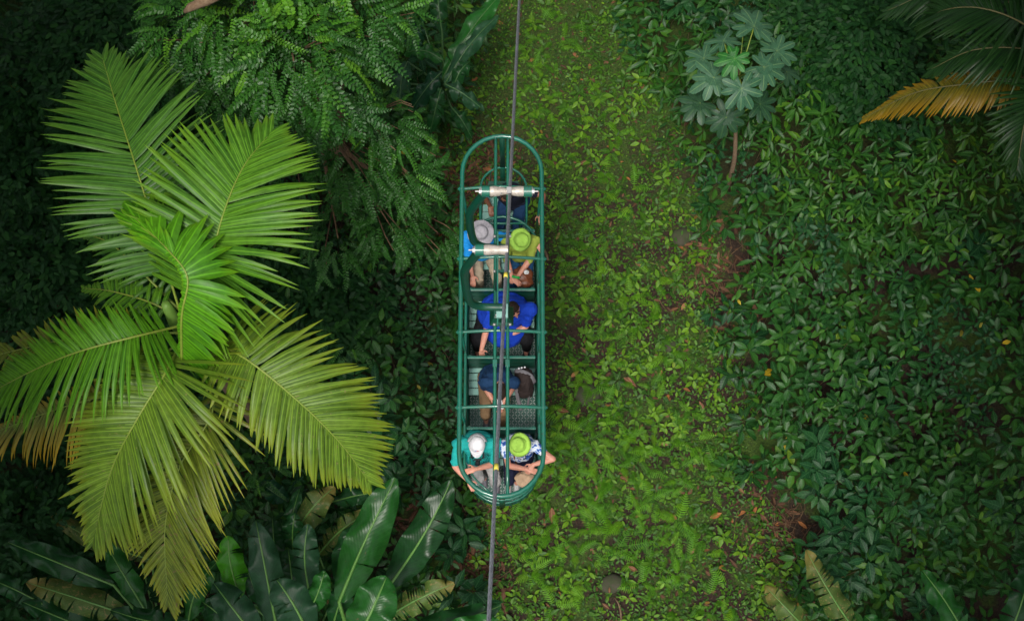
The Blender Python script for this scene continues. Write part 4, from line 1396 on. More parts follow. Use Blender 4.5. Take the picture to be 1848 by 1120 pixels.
# ------------------------------------------------------------------ umbrella-leaved young tree
def cecropia():
    base = at(1324, 312, 0.9); 
    base.z = 0.15
    root = thing('umbrella_leaved_tree', base, 'young slender tree with big lobed umbrella leaves standing in the undergrowth on the right', 'tree')
    top = at(1332, 120, 3.9)
    mb = MB()
    pts = smooth_path([base, at(1325, 290, 1.3), at(1328, 225, 2.2), top], 6)
    mb.tube(pts, [0.045 - .025 * i / (len(pts) - 1) for i in range(len(pts))], 8)
    mb.build('trunk', M['bark'], root)
    lm = {}
    lm['b'] = leaf_mat('lobed_leaf', [(0.0, (0.040, 0.125, 0.065)), (1.0, (0.075, 0.170, 0.090))], rib=(0.16, 0.28, 0.12), vein=8, veinamt=.15, ribw=.05, per_obj=True, rough=.42)
    lm['g'] = leaf_mat('fresh_lobed_leaf', [(0.0, (0.030, 0.17, 0.03)), (1.0, (0.04, 0.20, 0.03))], rib=(0.12, 0.35, 0.08), vein=8, veinamt=.15, per_obj=True, rough=.4, trans=.35)
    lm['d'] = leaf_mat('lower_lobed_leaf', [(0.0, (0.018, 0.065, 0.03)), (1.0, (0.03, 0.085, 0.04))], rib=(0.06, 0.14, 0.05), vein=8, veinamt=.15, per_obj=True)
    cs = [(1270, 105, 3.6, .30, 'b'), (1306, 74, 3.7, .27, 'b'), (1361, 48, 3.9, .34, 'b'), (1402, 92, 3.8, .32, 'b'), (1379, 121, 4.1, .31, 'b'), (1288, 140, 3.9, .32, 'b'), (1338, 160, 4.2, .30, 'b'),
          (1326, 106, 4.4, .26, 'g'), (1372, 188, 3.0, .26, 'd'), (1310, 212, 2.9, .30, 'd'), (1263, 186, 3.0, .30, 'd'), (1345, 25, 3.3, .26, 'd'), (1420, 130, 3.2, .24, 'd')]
    for px, py, z, r_, mk in cs:
        c = at(px, py, z)
        rc = Vector((c.x - top.x, c.y - top.y, 0))
        a0 = math.atan2(rc.y, rc.x)
        nl = 9
        V, T, U, Rr, b = [], [], [], [], 0
        for i in range(nl):
            fr = (i / (nl - 1) - .5)
            az = a0 + fr * 5.2 + random.uniform(-.09, .09)
            ln = r_ * (1.08 - .35 * abs(fr) * 1.3) * random.uniform(.82, 1.1)
            tp = leaf_template([(0.12, .085), (0.35, .14), (0.6, .19), (0.8, .18), (0.94, .10)], -0.25, .30)
            v, t_, u_, r2 = scatter_leaves(tp, np.array([[0, 0, 0.0]]), np.array([az]), np.array([.14 + random.uniform(-.22, .16)]), np.array([0.0]), np.array([ln]), np.array([.5]))
            V.append(v); T.append(t_ + b); U.append(u_); b += len(v)
            # web between the lobes near the centre
            if i < nl - 1:
                az2 = az + 5.2 / (nl - 1)
                w_ = r_ * .42
                k0 = np.array([[0, 0, -.004], [math.cos(az) * w_, math.sin(az) * w_, w_ * .08], [math.cos((az + az2) / 2) * w_ * .8, math.sin((az + az2) / 2) * w_ * .8, w_ * .02], [math.cos(az2) * w_, math.sin(az2) * w_, w_ * .08]])
                V.append(k0); T.append(np.array([(0, 1, 2), (0, 2, 3)]) + b); U.append(np.array([(.7, .1), (.7, .5), (.8, .5), (.9, .5)])); b += 4
        VV = np.concatenate(V)
        tiltm = np.array(Matrix.Rotation(random.uniform(-.05, .7), 3, Vector((-math.sin(a0), math.cos(a0), 0))))
        VV = VV @ tiltm.T + np.array(c - ORG[root.name])
        me = np_mesh('leaf', VV, np.concatenate(T), np.concatenate(U))
        lo = link_mesh('leaf', me, lm[mk], root)
        mb = MB()
        s0 = at(1330, 150, z - .75) if mk != 'd' else at(1330, 190, z - .7)
        s0 = Vector((top.x, top.y, 0)).lerp(Vector((base.x, base.y, 0)), max(0, min(1, (top.z - (z - .5)) / (top.z - base.z)))) + Vector((0, 0, z - .5))
        mb.tube([s0, s0.lerp(c, .6) + Vector((0, 0, .06)), c], [.011, .009, .008], 6)
        mb.build('petiole', M['rachis'], lo)


cecropia()


def added_shade_forest():
    """unseen forest added to darken the edges of the clearing: trunks and the crowns that overhang beyond the picture"""
    def half(z): return 924 / 2500 * (CAM_H - z) / math.cos(TILT)
    cl, trunks = [], MB()
    r = random.Random(5)

    def hidden(x, y, z, m):
        if z >= CAM_H - .5: return True
        k = (CAM_H - z)
        top, bot = .568 * k, .0764 * k
        return abs(x) > half(z) * 1.08 + m or y > top + m or y < bot - m
    n_ = 0
    for tx, ty in [(-9, -1), (-8.6, 3), (-10, 7), (-8.8, 11), (-12, 14), (-6, 15.5), (0.0, 16.5), (6, 15.5), (9.5, 13), (8.6, 9.0), (10.6, 5.5), (8.4, 2), (9.5, -2), (-7, -5), (6.5, -5.5), (-13, 1), (-14, 6), (-13.5, 10), (13.5, 0), (14, 8), (13, 12), (7.6, 6.5), (7.4, -.5), (7.8, 11.5), (-7.6, .5), (-7.8, 9), (-2.5, 19), (3.5, 19), (-9, 18), (9, 18)]:
        h = r.uniform(10.5, 13)
        trunks.tube([(tx * 1.15, ty, -.2), (tx * 1.12, ty, h * .6), (tx, ty, h)], [.3, .22, .12], 8)
        for _ in range(44):
            a = r.uniform(0, 6.28); rad = 4.2 * math.sqrt(r.random())
            x, y, z = tx + math.cos(a) * rad, ty + math.sin(a) * rad, h - 1 + r.uniform(-1.5, 1.6)
            if not hidden(x, y, z, 1.2): continue
            if abs(x) < 1.6 and y < 3: continue
            cl.append((x, y, z))
    cl = np.array(cl)
    k = 95
    n = len(cl) * k
    P = np.repeat(cl, k, 0) + rng.normal(0, 1, (n, 3)) * np.array([.5, .5, .28])
    kk = CAM_H - P[:, 2]
    vis = (np.abs(P[:, 0]) < .3866 * kk * 1.06 + .9) & (P[:, 1] < .568 * kk + .9) & (P[:, 1] > .0764 * kk - .9)
    P = P[~vis]; n = len(P)
    part = scatter_leaves(T_OVAL, P, rng.uniform(0, 6.28, n), rng.uniform(-.6, .3, n), rng.uniform(-.5, .5, n), rng.uniform(.20, .34, n), rng.uniform(0, 1, n))
    o = joined('added_shade_forest', [part], M['shade'])
    tag(o, 'unseen forest crowns added around the clearing to darken its edges', 'forest', kind='stuff')
    tag(trunks.build('added_forest_trunks', M['bark']), 'unseen trunks added under the shading crowns around the clearing', 'trunks', kind='stuff')


added_shade_forest()

# ------------------------------------------------------------------ the gondola
GX, FZ, RZ, HZ_ = -0.125, 3.05, 5.0, 3.95   # centre line, floor, roof ring, hand rail


def stadium(hw, y0, y1, z, cx=GX, seg=14, z1=None):
    """closed loop: straight sides with half-round ends"""
    P = []
    for i in range(seg + 1):
        a = math.pi * i / seg
        P.append(Vector((cx + hw * math.cos(a), y1 - hw + hw * math.sin(a), z)))
    for i in range(1, 6):
        P.append(Vector((cx - hw, (y1 - hw) + (y0 + hw - y1 + hw) * i / 6, z)))
    for i in range(seg + 1):
        a = math.pi + math.pi * i / seg
        P.append(Vector((cx + hw * math.cos(a), y0 + hw + hw * math.sin(a), z)))
    for i in range(1, 6):
        P.append(Vector((cx + hw, (y0 + hw) + (y1 - hw - y0 - hw) * i / 6, z)))
    return P


def prism(mb, poly, z0, z1):
    n = len(poly)
    mb.add([Vector((p.x, p.y, z0)) for p in poly] + [Vector((p.x, p.y, z1)) for p in poly],
           [tuple(range(n - 1, -1, -1)), tuple(range(n, 2 * n))] + [(i, (i + 1) % n, n + (i + 1) % n, n + i) for i in range(n)])


def cable_y2z(y):
    return 7.5 - 0.5 * (y - 5.43)


def cable_x(y):
    # from survey: (883,1120) ... (941,0)
    return -0.185 + (y - 0.857) * (0.135 + 0.185) / (8.57 - 0.857) * 0.86 + 0.0


def gondola():
    root = thing('gondola', (GX, 4.9, FZ), 'long open green steel cage gondola carrying seven people above the strip', 'cable car')
    P, D = M['gpaint'], M['gdark']
    B = lambda: MB()
    # roof ring and spine
    b = B(); b.tube(stadium(0.495, 2.64, 7.18, RZ), 0.029, 10, closed=True); b.build('roof_ring', P, root)
    for x in (-0.203, -0.052):
        b = B()
        pts = [Vector((x, 2.67 + (7.15 - 2.67) * i / 20, RZ + .085 * math.sin(math.pi * i / 20) ** .6)) for i in range(21)]
        b.tube(pts, 0.021, 8); b.build('spine_bar', P, root)
    hoopY = [at(907, py, RZ).y for py in (341, 467, 599, 735)]
    for y in hoopY:
        b = B()
        pts = [Vector((GX - .535, y, RZ))] + [Vector((GX + .495 * q, y, RZ + .075 * (1 - abs(q) ** 1.6))) for q in [-.96 + 1.92 * i / 12 for i in range(13)]] + [Vector((GX + .535, y, RZ))]
        b.tube(pts, 0.021, 8); h = b.build('roof_hoop', P, root)
        for s in (-1, 1):
            b = B(); b.tube([(GX + s * .525, y, RZ), (GX + s * .548, y, RZ)], 0.014, 6); b.build('bolt', P, h)
            b = B(); b.tube([(GX + s * .462, y, RZ), (GX + s * .534, y, RZ)], 0.030, 8); b.build('joint_sleeve', P, h)
            # side post down to the rail and the floor
            b = B(); b.tube([(GX + s * .49, y + .03, RZ - .02), (GX + s * .468, y + .03, HZ_), (GX + s * .45, y + .03, FZ + .03)], 0.019, 7); b.build('side_post', P, root)
    for y, yb in ((2.655, 2.78), (7.165, 7.20)):
        b = B()
        t = Vector((GX, y, RZ)); m_ = Vector((GX, yb, HZ_)); e = Vector((GX, yb + (.04 if y < 4 else -.02), FZ))
        for p, q in ((t, m_), (m_, e)):
            d = q - p
            b.box((p + q) / 2, (0.07, 0.022, d.length), rot=d.to_track_quat('Z', 'Y').to_matrix())
        b.build('end_post', D, root)
    # rails
    main = stadium(0.468, 2.77, 6.50, HZ_)
    b = B(); b.tube(main, 0.020, 8, closed=True); b.build('hand_rail', P, root)
    b = B(); b.tube(stadium(0.462, 2.80, 6.47, 3.50), 0.015, 6, closed=True); b.build('middle_rail', P, root)
    b = B(); b.tube(stadium(0.452, 2.84, 6.44, FZ + .04), 0.020, 6, closed=True); b.build('bottom_rail', D, root)
    # second grab rail inside the left near corner
    b = B(); b.tube(smooth_path([(GX - .40, 3.30, 3.98), (GX - .37, 3.08, 3.99), (GX - .20, 2.90, 3.99), (GX - .13, 2.86, 3.94)], 5), 0.012, 6); b.build('grab_rail', P, root)
    # floor
    b = B(); prism(b, stadium(0.45, 2.85, 6.43, 0), FZ - .02, FZ); f = b.build('floor', M['tread'], root, smooth=False)
    # kick panel low round the cage and balusters
    lp = stadium(0.455, 2.83, 6.45, 0, seg=16)
    b = B()
    n = len(lp)
    for i in range(n):
        p, q = lp[i], lp[(i + 1) % n]
        b.add([Vector((p.x, p.y, FZ + .0)), Vector((q.x, q.y, FZ + .0)), Vector((q.x, q.y, FZ + .14)), Vector((p.x, p.y, FZ + .14))], [(0, 1, 2, 3)])
    o = b.build('kick_panel', D, root)
    so_ = o.modifiers.new('thickness', 'SOLIDIFY'); so_.thickness = .006
    for s in (-1, 1):
        b = B(); b.box((GX + s * .462, 4.62, 3.50), (0.008, 2.62, 0.62)); b.build('side_panel', D, root, smooth=False)
        for k in range(9):
            pass
    for a in range(1, 12):
        an = math.pi * a / 12
        for yc, sg in ((2.80 + .465, -1), (6.47 - .465, 1)):
            if a == 6: continue
            x = GX + .463 * math.cos(an); y = yc + sg * .463 * math.sin(an)
            x2 = GX + .453 * math.cos(an); y2 = yc + sg * .45 * math.sin(an)
            b = B()
            p, q = Vector((x, y, HZ_)), Vector((x2, y2, FZ))
            wide = a % 3 == 0
            rot = Matrix.Rotation(sg * an + (math.pi / 2), 3, 'Z')
            b.box((p + q) / 2, (0.034 if wide else 0.014, 0.010, (p - q).length), rot=rot)
            b.build('baluster', D, root, smooth=False)
    # benches: people face the camera side (-Y)
    yb = [at(905, py, HZ_).y for py in (412, 518, 640, 768)]
    for i, y in enumerate(yb):
        b = B()
        for s in (-1, 1):
            x = GX - .01 + s * .40
            b.box((x, y - .20, FZ + .215), (.035, .03, .43)); b.box((x, y - .01, FZ + .44), (.03, .035, .88))
            b.box((x, y - .20, 3.478), (.03, .40, .03))
        be = b.build('bench', D, root, smooth=False)
        for k in range(4):
            b = B(); b.box((GX - .01, y - .075 - k * .1, 3.505), (.855, .088, .022)); bevel(b.build('seat_slat', M['slat'], be, smooth=False), .004, 1)
        for k in range(3):
            b = B(); b.box((GX - .01, y - .038 - .012 * (2 - k), 3.62 + k * .125), (.855, .018, .112), rot=Matrix.Rotation(R(-6), 3, 'X')); bevel(b.build('back_slat', D, be, smooth=False), .003, 1)
        b = B(); b.box((GX - .01, y - .03, 3.94), (.87, .035, .022)); bevel(b.build('back_cap', P, be, smooth=False), .005, 2)
    # guide's pod at the far end
    cx = GX + .012
    b = B(); b.tube([p for p in stadium(0.305, 6.1, 7.20, HZ_, cx=cx) if p.y > 6.35], 0.017, 8); b.build('pod_rail', P, root)
    b = B(); b.tube([p for p in stadium(0.30, 6.1, 7.17, 3.5, cx=cx) if p.y > 6.38], 0.013, 6); b.build('pod_middle_rail', P, root)
    b = B(); prism(b, stadium(0.30, 6.1, 7.16, 0, cx=cx), FZ - .046, FZ - .022); b.build('pod_floor', M['tread'], root, smooth=False)
    for a in range(1, 10):
        an = math.pi * a / 10
        b = B(); b.tube([(cx + .30 * math.cos(an), 6.9 + .30 * math.sin(an), HZ_), (cx + .295 * math.cos(an), 6.88 + .29 * math.sin(an), FZ - .03)], 0.007, 5)
        b.build('pod_baluster', D, root)
    b = B(); b.box((cx, 6.98, 3.70), (.42, .02, .40)); b.box((cx, 7.0, 3.905), (.40, .03, .02)); b.build('pod_back_panel', D, root, smooth=False)
    for k in range(3):
        b = B(); b.box((cx, 6.90 - k * .11, 3.505), (.56 - (k == 0) * .12, .098, .02)); b.build('pod_seat_slat', M['slat'], root, smooth=False)
    # suspension: clamps, C arms, beam, saddle
    for i, (py, side) in enumerate(((345, 2), (450, 1))):
        y = (5.43, 4.64)[i]
        z = cable_y2z(y); xc = cable_x(y)
        # the casting gripped on the cable
        xl = -0.235 if i == 0 else -0.285
        xr = 0.125 if i == 0 else xc + .01
        b = B()
        prof = [(.052, 0), (.056, .02), (.056, .06), (.040, .15), (.034, .18), (.042, .22), (.056, .30), (.056, .34), (.052, .36)] if i == 0 else [(.052, 0), (.056, .02), (.056, .06), (.046, .14), (.05, .2), (.052, .24)]
        Lc = prof[-1][1]
        prof = [(r_, q / Lc * (xr - xl)) for r_, q in prof]
        b.lathe(prof, (xl, y, z), rot=Matrix.Rotation(math.pi / 2, 3, 'Y'), n=14)
        cl = b.build('cable_clamp', M['castwhite'], root)
        auto_sharp(cl, 50)
        ends = [(-1, xl)] + ([(1, xr)] if i == 0 else [])
        for s, xe in ends:
            b = B(); b.tube([(xe - s * .002, y, z), (xe + s * .082, y, z)], .062, 16); auto_sharp(b.build('collar', P, cl))
            b = B(); b.tube([(xe + s * .080, y, z), (xe + s * .092, y, z)], .048, 12); b.tube([(xe + s * .09, y, z), (xe + s * .11, y, z)], .032, 6); b.tube([(xe + s * .10, y, z), (xe + s * .150, y, z)], .008, 6)
            auto_sharp(b.build('bolt', M['steel'], cl))
        if i == 0:
            b = B(); b.box((-.115, y - .045, z + .050), (.012, .016, .012)); b.box((-.03, y - .01, z + .055), (.05, .07, .012)); b.build('clamp_plate', M['steel'], cl, smooth=False)
        zt = z; zb = (5.74, 5.95)[i]
        dx = (0, -.035)[i]
        pts = [(xl - .04, y, zt - .02), (-.37 + dx, y, zt - .30), (-.455 + dx, y, zt - .62), (-.468 + dx, y, zt - .95), (-.460 + dx, y, zb + .50), (-.43 + dx, y, zb + .20), (-.33 + dx, y, zb + .03), (-.16, y, zb), (-.08, y, zb)]
        b = B(); b.tube(smooth_path(pts, 6), .046, 12); b.build('hanger_arm', D, root)
    # beam between the arms
    for x in (-.165, -.062):
        b = B()
        b.box((x, 5.03, 5.80), (.016, 1.14, .075)); b.build('beam_bar', P, root, smooth=False)
    for y in (5.55, 5.12, 4.48):
        b = B(); b.box((-.113, y, 5.80), (.15, .03, .04)); bb = b.build('beam_crosspiece', D, root, smooth=False)
        for s in (-1, 1):
            b = B(); b.tube([(-.113 + s * .075, y, 5.80), (-.113 + s * .105, y, 5.80)], .017, 6); b.build('bolt', M['steel'], bb)
    b = B(); b.box((-.113, 4.62, 5.86), (.13, .16, .05)); b.build('pivot_block', M['slat'], root, smooth=False)
    b = B(); b.tube([(-.113, 4.62, 5.86), (-.113, 4.62, 5.12)], .035, 10); b.tube([(-.19, 5.12, 5.8), (-.19, 5.12, 5.1)], .02, 6); b.build('suspension_post', D, root)
    b = B()
    y0, y1, zt, zb = 4.66, 4.90, 5.30, 5.125
    for dz0 in (0,):
        b.add([(-.27, y0, zb), (.02, y0, zb), (.02, y1, zb), (-.27, y1, zb), (-.215, y0 + .05, zt), (-.035, y0 + .05, zt), (-.035, y1 - .05, zt), (-.215, y1 - .05, zt)],
              [(0, 3, 2, 1), (4, 5, 6, 7), (0, 1, 5, 4), (1, 2, 6, 5), (2, 3, 7, 6), (3, 0, 4, 7)])
    sd = b.build('saddle_plate', D, root, smooth=False); bevel(sd, .008)
    for x, y in ((-.185, 4.74), (-.065, 4.74), (-.185, 4.83), (-.065, 4.83)):
        b = B(); b.tube([(x, y, zt - .005), (x, y, zt + .02)], .015, 6); b.build('bolt', M['steel'], sd)
    for s in (-1, 1):
        b = B(); b.box((-.128 + s * .075, 4.2, 5.11), (.05, .09, .05)); b.build('spine_bracket', P, root, smooth=False)
    # splice sleeves on the near hoop
    for x in (-.203, -.052):
        b = B(); b.tube([(x, hoopY[3] - .05, RZ + .055), (x, hoopY[3] + .08, RZ + .062)], .027, 8); b.build('spine_sleeve', P, root)
    return root


gondola()


def haul_cable():
    root = thing('haul_cable', (cable_x(5), 5.0, cable_y2z(5)), 'twisted grey steel haul cable running up past the camera', 'cable')
    y0, y1 = -1.5, 13.0
    A = Vector((cable_x(y0), y0, cable_y2z(y0))); Bp = Vector((cable_x(y1), y1, cable_y2z(y1)))
    d = (Bp - A); L = d.length; d.normalize()
    u = d.cross(Vector((0, 0, 1))).normalized(); v = d.cross(u)
    n = int(L / .028)
    for k in range(6):
        mb = MB()
        pts = []
        for i in range(n):
            s = L * i / (n - 1); a = s / .40 * 6.283 + k * 1.0472
            pts.append(A + d * s + (u * math.cos(a) + v * math.sin(a)) * .0128)
        mb.tube(pts, .0061, 6)
        mb.build('strand', M['cable'], root)
    mb = MB(); mb.tube([A + d * (L * i / 40) for i in range(41)], .0095, 8); mb.build('core', M['rubber'], root)
    for py in (843, 497):
        v = (560 - py) / FPX
        k = (math.sin(TILT) + v * math.cos(TILT)) / (math.cos(TILT) - v * math.sin(TILT))
        y = k * (13.5 - .5 * 5.43) / (1 - .5 * k)
        mb = MB()
        c = Vector((cable_x(y), y, cable_y2z(y)))
        mb.tube([c - d * .03, c + d * .03], .0215, 10); mb.build('tape_mark', M['yellow'], root)


haul_cable()

# ------------------------------------------------------------------ people
M['skin'] = skin_mat('fair_skin', (0.62, 0.30, 0.21))
M['skin_b'] = skin_mat('tanned_skin', (0.52, 0.235, 0.15))
M['skin_d'] = skin_mat('brown_skin', (0.26, 0.115, 0.065))
M['hair_dark'] = cloth('dark_hair', (0.03, 0.018, 0.012), .5, 40)
M['hair_grey'] = cloth('grey_hair', (0.28, 0.26, 0.24), .4, 40)
M['hair_blond'] = cloth('fair_hair', (0.35, 0.22, 0.10), .4, 40)
for k, c in dict(sky_blue=(0.010, 0.245, 0.66), olive=(0.30, 0.38, 0.055), royal=(0.006, 0.045, 0.42), navy=(0.010, 0.040, 0.105), teal=(0.005, 0.36, 0.33), black=(0.010, 0.010, 0.012),
                 khaki=(0.42, 0.34, 0.24), brown=(0.20, 0.125, 0.065), grey=(0.42, 0.40, 0.39), denim=(0.02, 0.09, 0.22), darkshirt=(0.012, 0.014, 0.028), hat_grey=(0.36, 0.34, 0.37), hat_lime=(0.36, 0.62, 0.09),
                 hat_white=(0.80, 0.78, 0.80), shoe_grey=(0.22, 0.21, 0.24), shoe_white=(0.7, 0.7, 0.7), bag_brown=(0.15, 0.045, 0.018), pack=(0.035, 0.024, 0.022), packgrey=(0.16, 0.15, 0.16), tan=(0.50, 0.34, 0.22), navyshort=(0.012, 0.014, 0.04)).items():
    M[k] = cloth(k + '_cloth', c, .22)


def floral_mat():
    m, n, b, out = new_mat('floral_cloth')
    geo = n.nodes.new('ShaderNodeNewGeometry')
    vo = n.nodes.new('ShaderNodeTexVoronoi'); vo.inputs['Scale'].default_value = 13
    nz = noise_n(n, 14, 2, geo.outputs['Position'])
    dv = n.nodes.new('ShaderNodeVectorMath'); dv.operation = 'SCALE'; dv.inputs['Scale'].default_value = .18
    n.links.new(nz.outputs['Color'], dv.inputs[0])
    ad = n.nodes.new('ShaderNodeVectorMath'); ad.operation = 'ADD'
    n.links.new(geo.outputs['Position'], ad.inputs[0]); n.links.new(dv.outputs[0], ad.inputs[1])
    n.links.new(ad.outputs[0], vo.inputs['Vector'])
    r = ramp(n, [(0.0, (0.01, 0.03, 0.20)), (0.40, (0.03, 0.10, 0.40)), (0.50, (0.16, 0.30, 0.62)), (0.56, (0.66, 0.70, 0.78))])
    n.links.new(vo.outputs['Distance'], r.inputs[0])
    n.links.new(r.outputs[0], b.inputs['Base Color']); b.inputs['Roughness'].default_value = .85
    return m


M['floral'] = floral_mat()


def teal_print():
    m, n, b, out = new_mat('teal_printed_cloth')
    tc = n.nodes.new('ShaderNodeTexCoord')
    geo = n.nodes.new('ShaderNodeNewGeometry')
    nz = noise_n(n, 24, 3, geo.outputs['Position'], .7)
    base = mixc(n, noise_n(n, 9, 3, geo.outputs['Position']).outputs[0], (0.004, 0.27, 0.25), (0.006, 0.43, 0.39))
    sp = n.nodes.new('ShaderNodeSeparateXYZ'); n.links.new(geo.outputs['Position'], sp.inputs[0])
    # printed motif on the breast
    dx = math_n(n, 'MULTIPLY', math_n(n, 'SUBTRACT', sp.outputs[0], -.40), 8.5)
    dz = math_n(n, 'MULTIPLY', math_n(n, 'SUBTRACT', sp.outputs[2], 3.93), 6.5)
    rr = math_n(n, 'ADD', math_n(n, 'MULTIPLY', dx, dx), math_n(n, 'MULTIPLY', dz, dz))
    inm = math_n(n, 'LESS_THAN', rr, 1.0)
    fr = math_n(n, 'LESS_THAN', sp.outputs[1], 3.37)
    lines = math_n(n, 'LESS_THAN', math_n(n, 'ABSOLUTE', math_n(n, 'SUBTRACT', nz.outputs[0], .5)), .035)
    f = math_n(n, 'MULTIPLY', math_n(n, 'MULTIPLY', inm, lines), fr)
    n.links.new(mixc(n, f, base, (0.003, 0.02, 0.03)), b.inputs['Base Color'])
    b.inputs['Roughness'].default_value = .85
    return m


M['teal_print'] = teal_print()


def remesh(mb, name, mat, parent, vox=0.009, wr=0.0, wf=9.0, smooth_it=4):
    o = mb.build(name + '_tmp', None, parent)
    md = o.modifiers.new('r', 'REMESH'); md.mode = 'VOXEL'; md.voxel_size = vox; md.adaptivity = 0
    ms = o.modifiers.new('s', 'SMOOTH'); ms.iterations = smooth_it; ms.factor = .5
    dg = bpy.context.evaluated_depsgraph_get()
    me = bpy.data.meshes.new_from_object(o.evaluated_get(dg))
    old = o.data
    bpy.data.objects.remove(o)
    bpy.data.meshes.remove(old)
    me.name = name
    if wr > 0:
        n = len(me.vertices)
        co = np.empty(n * 3, np.float32); me.vertices.foreach_get('co', co); co = co.reshape(-1, 3)
        nr = np.empty(n * 3, np.float32); me.vertices.foreach_get('normal', nr); nr = nr.reshape(-1, 3)
        r = np.random.default_rng(len(name) + n)
        s = np.zeros(n)
        # creases: sharpened sine folds bent by slow noise
        warp = np.sin(co @ np.array([7.0, 3.0, 5.0]) + r.uniform(0, 6)) + np.sin(co @ np.array([-4.0, 9.0, 2.0]) + r.uniform(0, 6))
        for k in range(4):
            d = r.normal(size=3); d /= np.linalg.norm(d)
            a = np.sin(co @ d * wf * r.uniform(1.6, 4.2) + warp * 1.6 + r.uniform(0, 6.28))
            s += (1 - np.abs(a)) ** 2 * 1.6 - .5
        co += nr * (s * wr)[:, None].astype(np.float32)
        me.vertices.foreach_set('co', co.ravel())
    me.polygons.foreach_set('use_smooth', np.ones(len(me.polygons), dtype=bool))
    me.update()
    return link_mesh(name, me, mat, parent)


def ik(a, b, l1, l2, hint):
    a, b = Vector(a), Vector(b)
    d = b - a
    L = min(d.length, (l1 + l2) * .999)
    dn = d.normalized()
    x = (l1 * l1 - l2 * l2 + L * L) / (2 * L)
    h = math.sqrt(max(0, l1 * l1 - x * x))
    hv = Vector(hint)
    hv = (hv - dn * hv.dot(dn)).normalized()
    return a + dn * x + hv * h, a + dn * L


def hand(mb, wrist, d, palm_n, thumb_side, curl=.5, sc=1.0):
    """palm, four fingers, a thumb; d points to the fingers, palm_n out of the palm"""
    d = d.normalized(); n = (palm_n - d * palm_n.dot(d)).normalized(); s = d.cross(n).normalized() * thumb_side
    P = wrist
    rot = Matrix((s, d, n)).transposed()
    mb.ell(P + d * .045 * sc, (.040 * sc, .050 * sc, .016 * sc), rot=rot, n=10, m=8)
    for i, (o, l) in enumerate(((.029, .072), (.010, .080), (-.010, .075), (-.028, .060))):
        a = P + (d * .078 + s * o) * sc
        c1 = curl * .6; c2 = curl * 1.5
        sp_ = s * (o * .9)
        b = a + (d * math.cos(c1) + n * math.sin(c1) + sp_ * 3).normalized() * l * .5 * sc
        c = b + (d * math.cos(c2) + n * math.sin(c2) + sp_ * 2).normalized() * l * .5 * sc
        mb.cap(a - d * .02 * sc, .0095 * sc, b, .009 * sc, 8)
        mb.cap(b, .009 * sc, c, .0075 * sc, 8)
    a = P + (d * .02 + s * .032) * sc
    b = a + (d * .6 + s * .75 + n * .2).normalized() * .042 * sc
    c = b + (d * .95 + s * .2 + n * .35).normalized() * .032 * sc
    mb.cap(a, .013 * sc, b, .011 * sc, 8); mb.cap(b, .011 * sc, c, .009 * sc, 8)


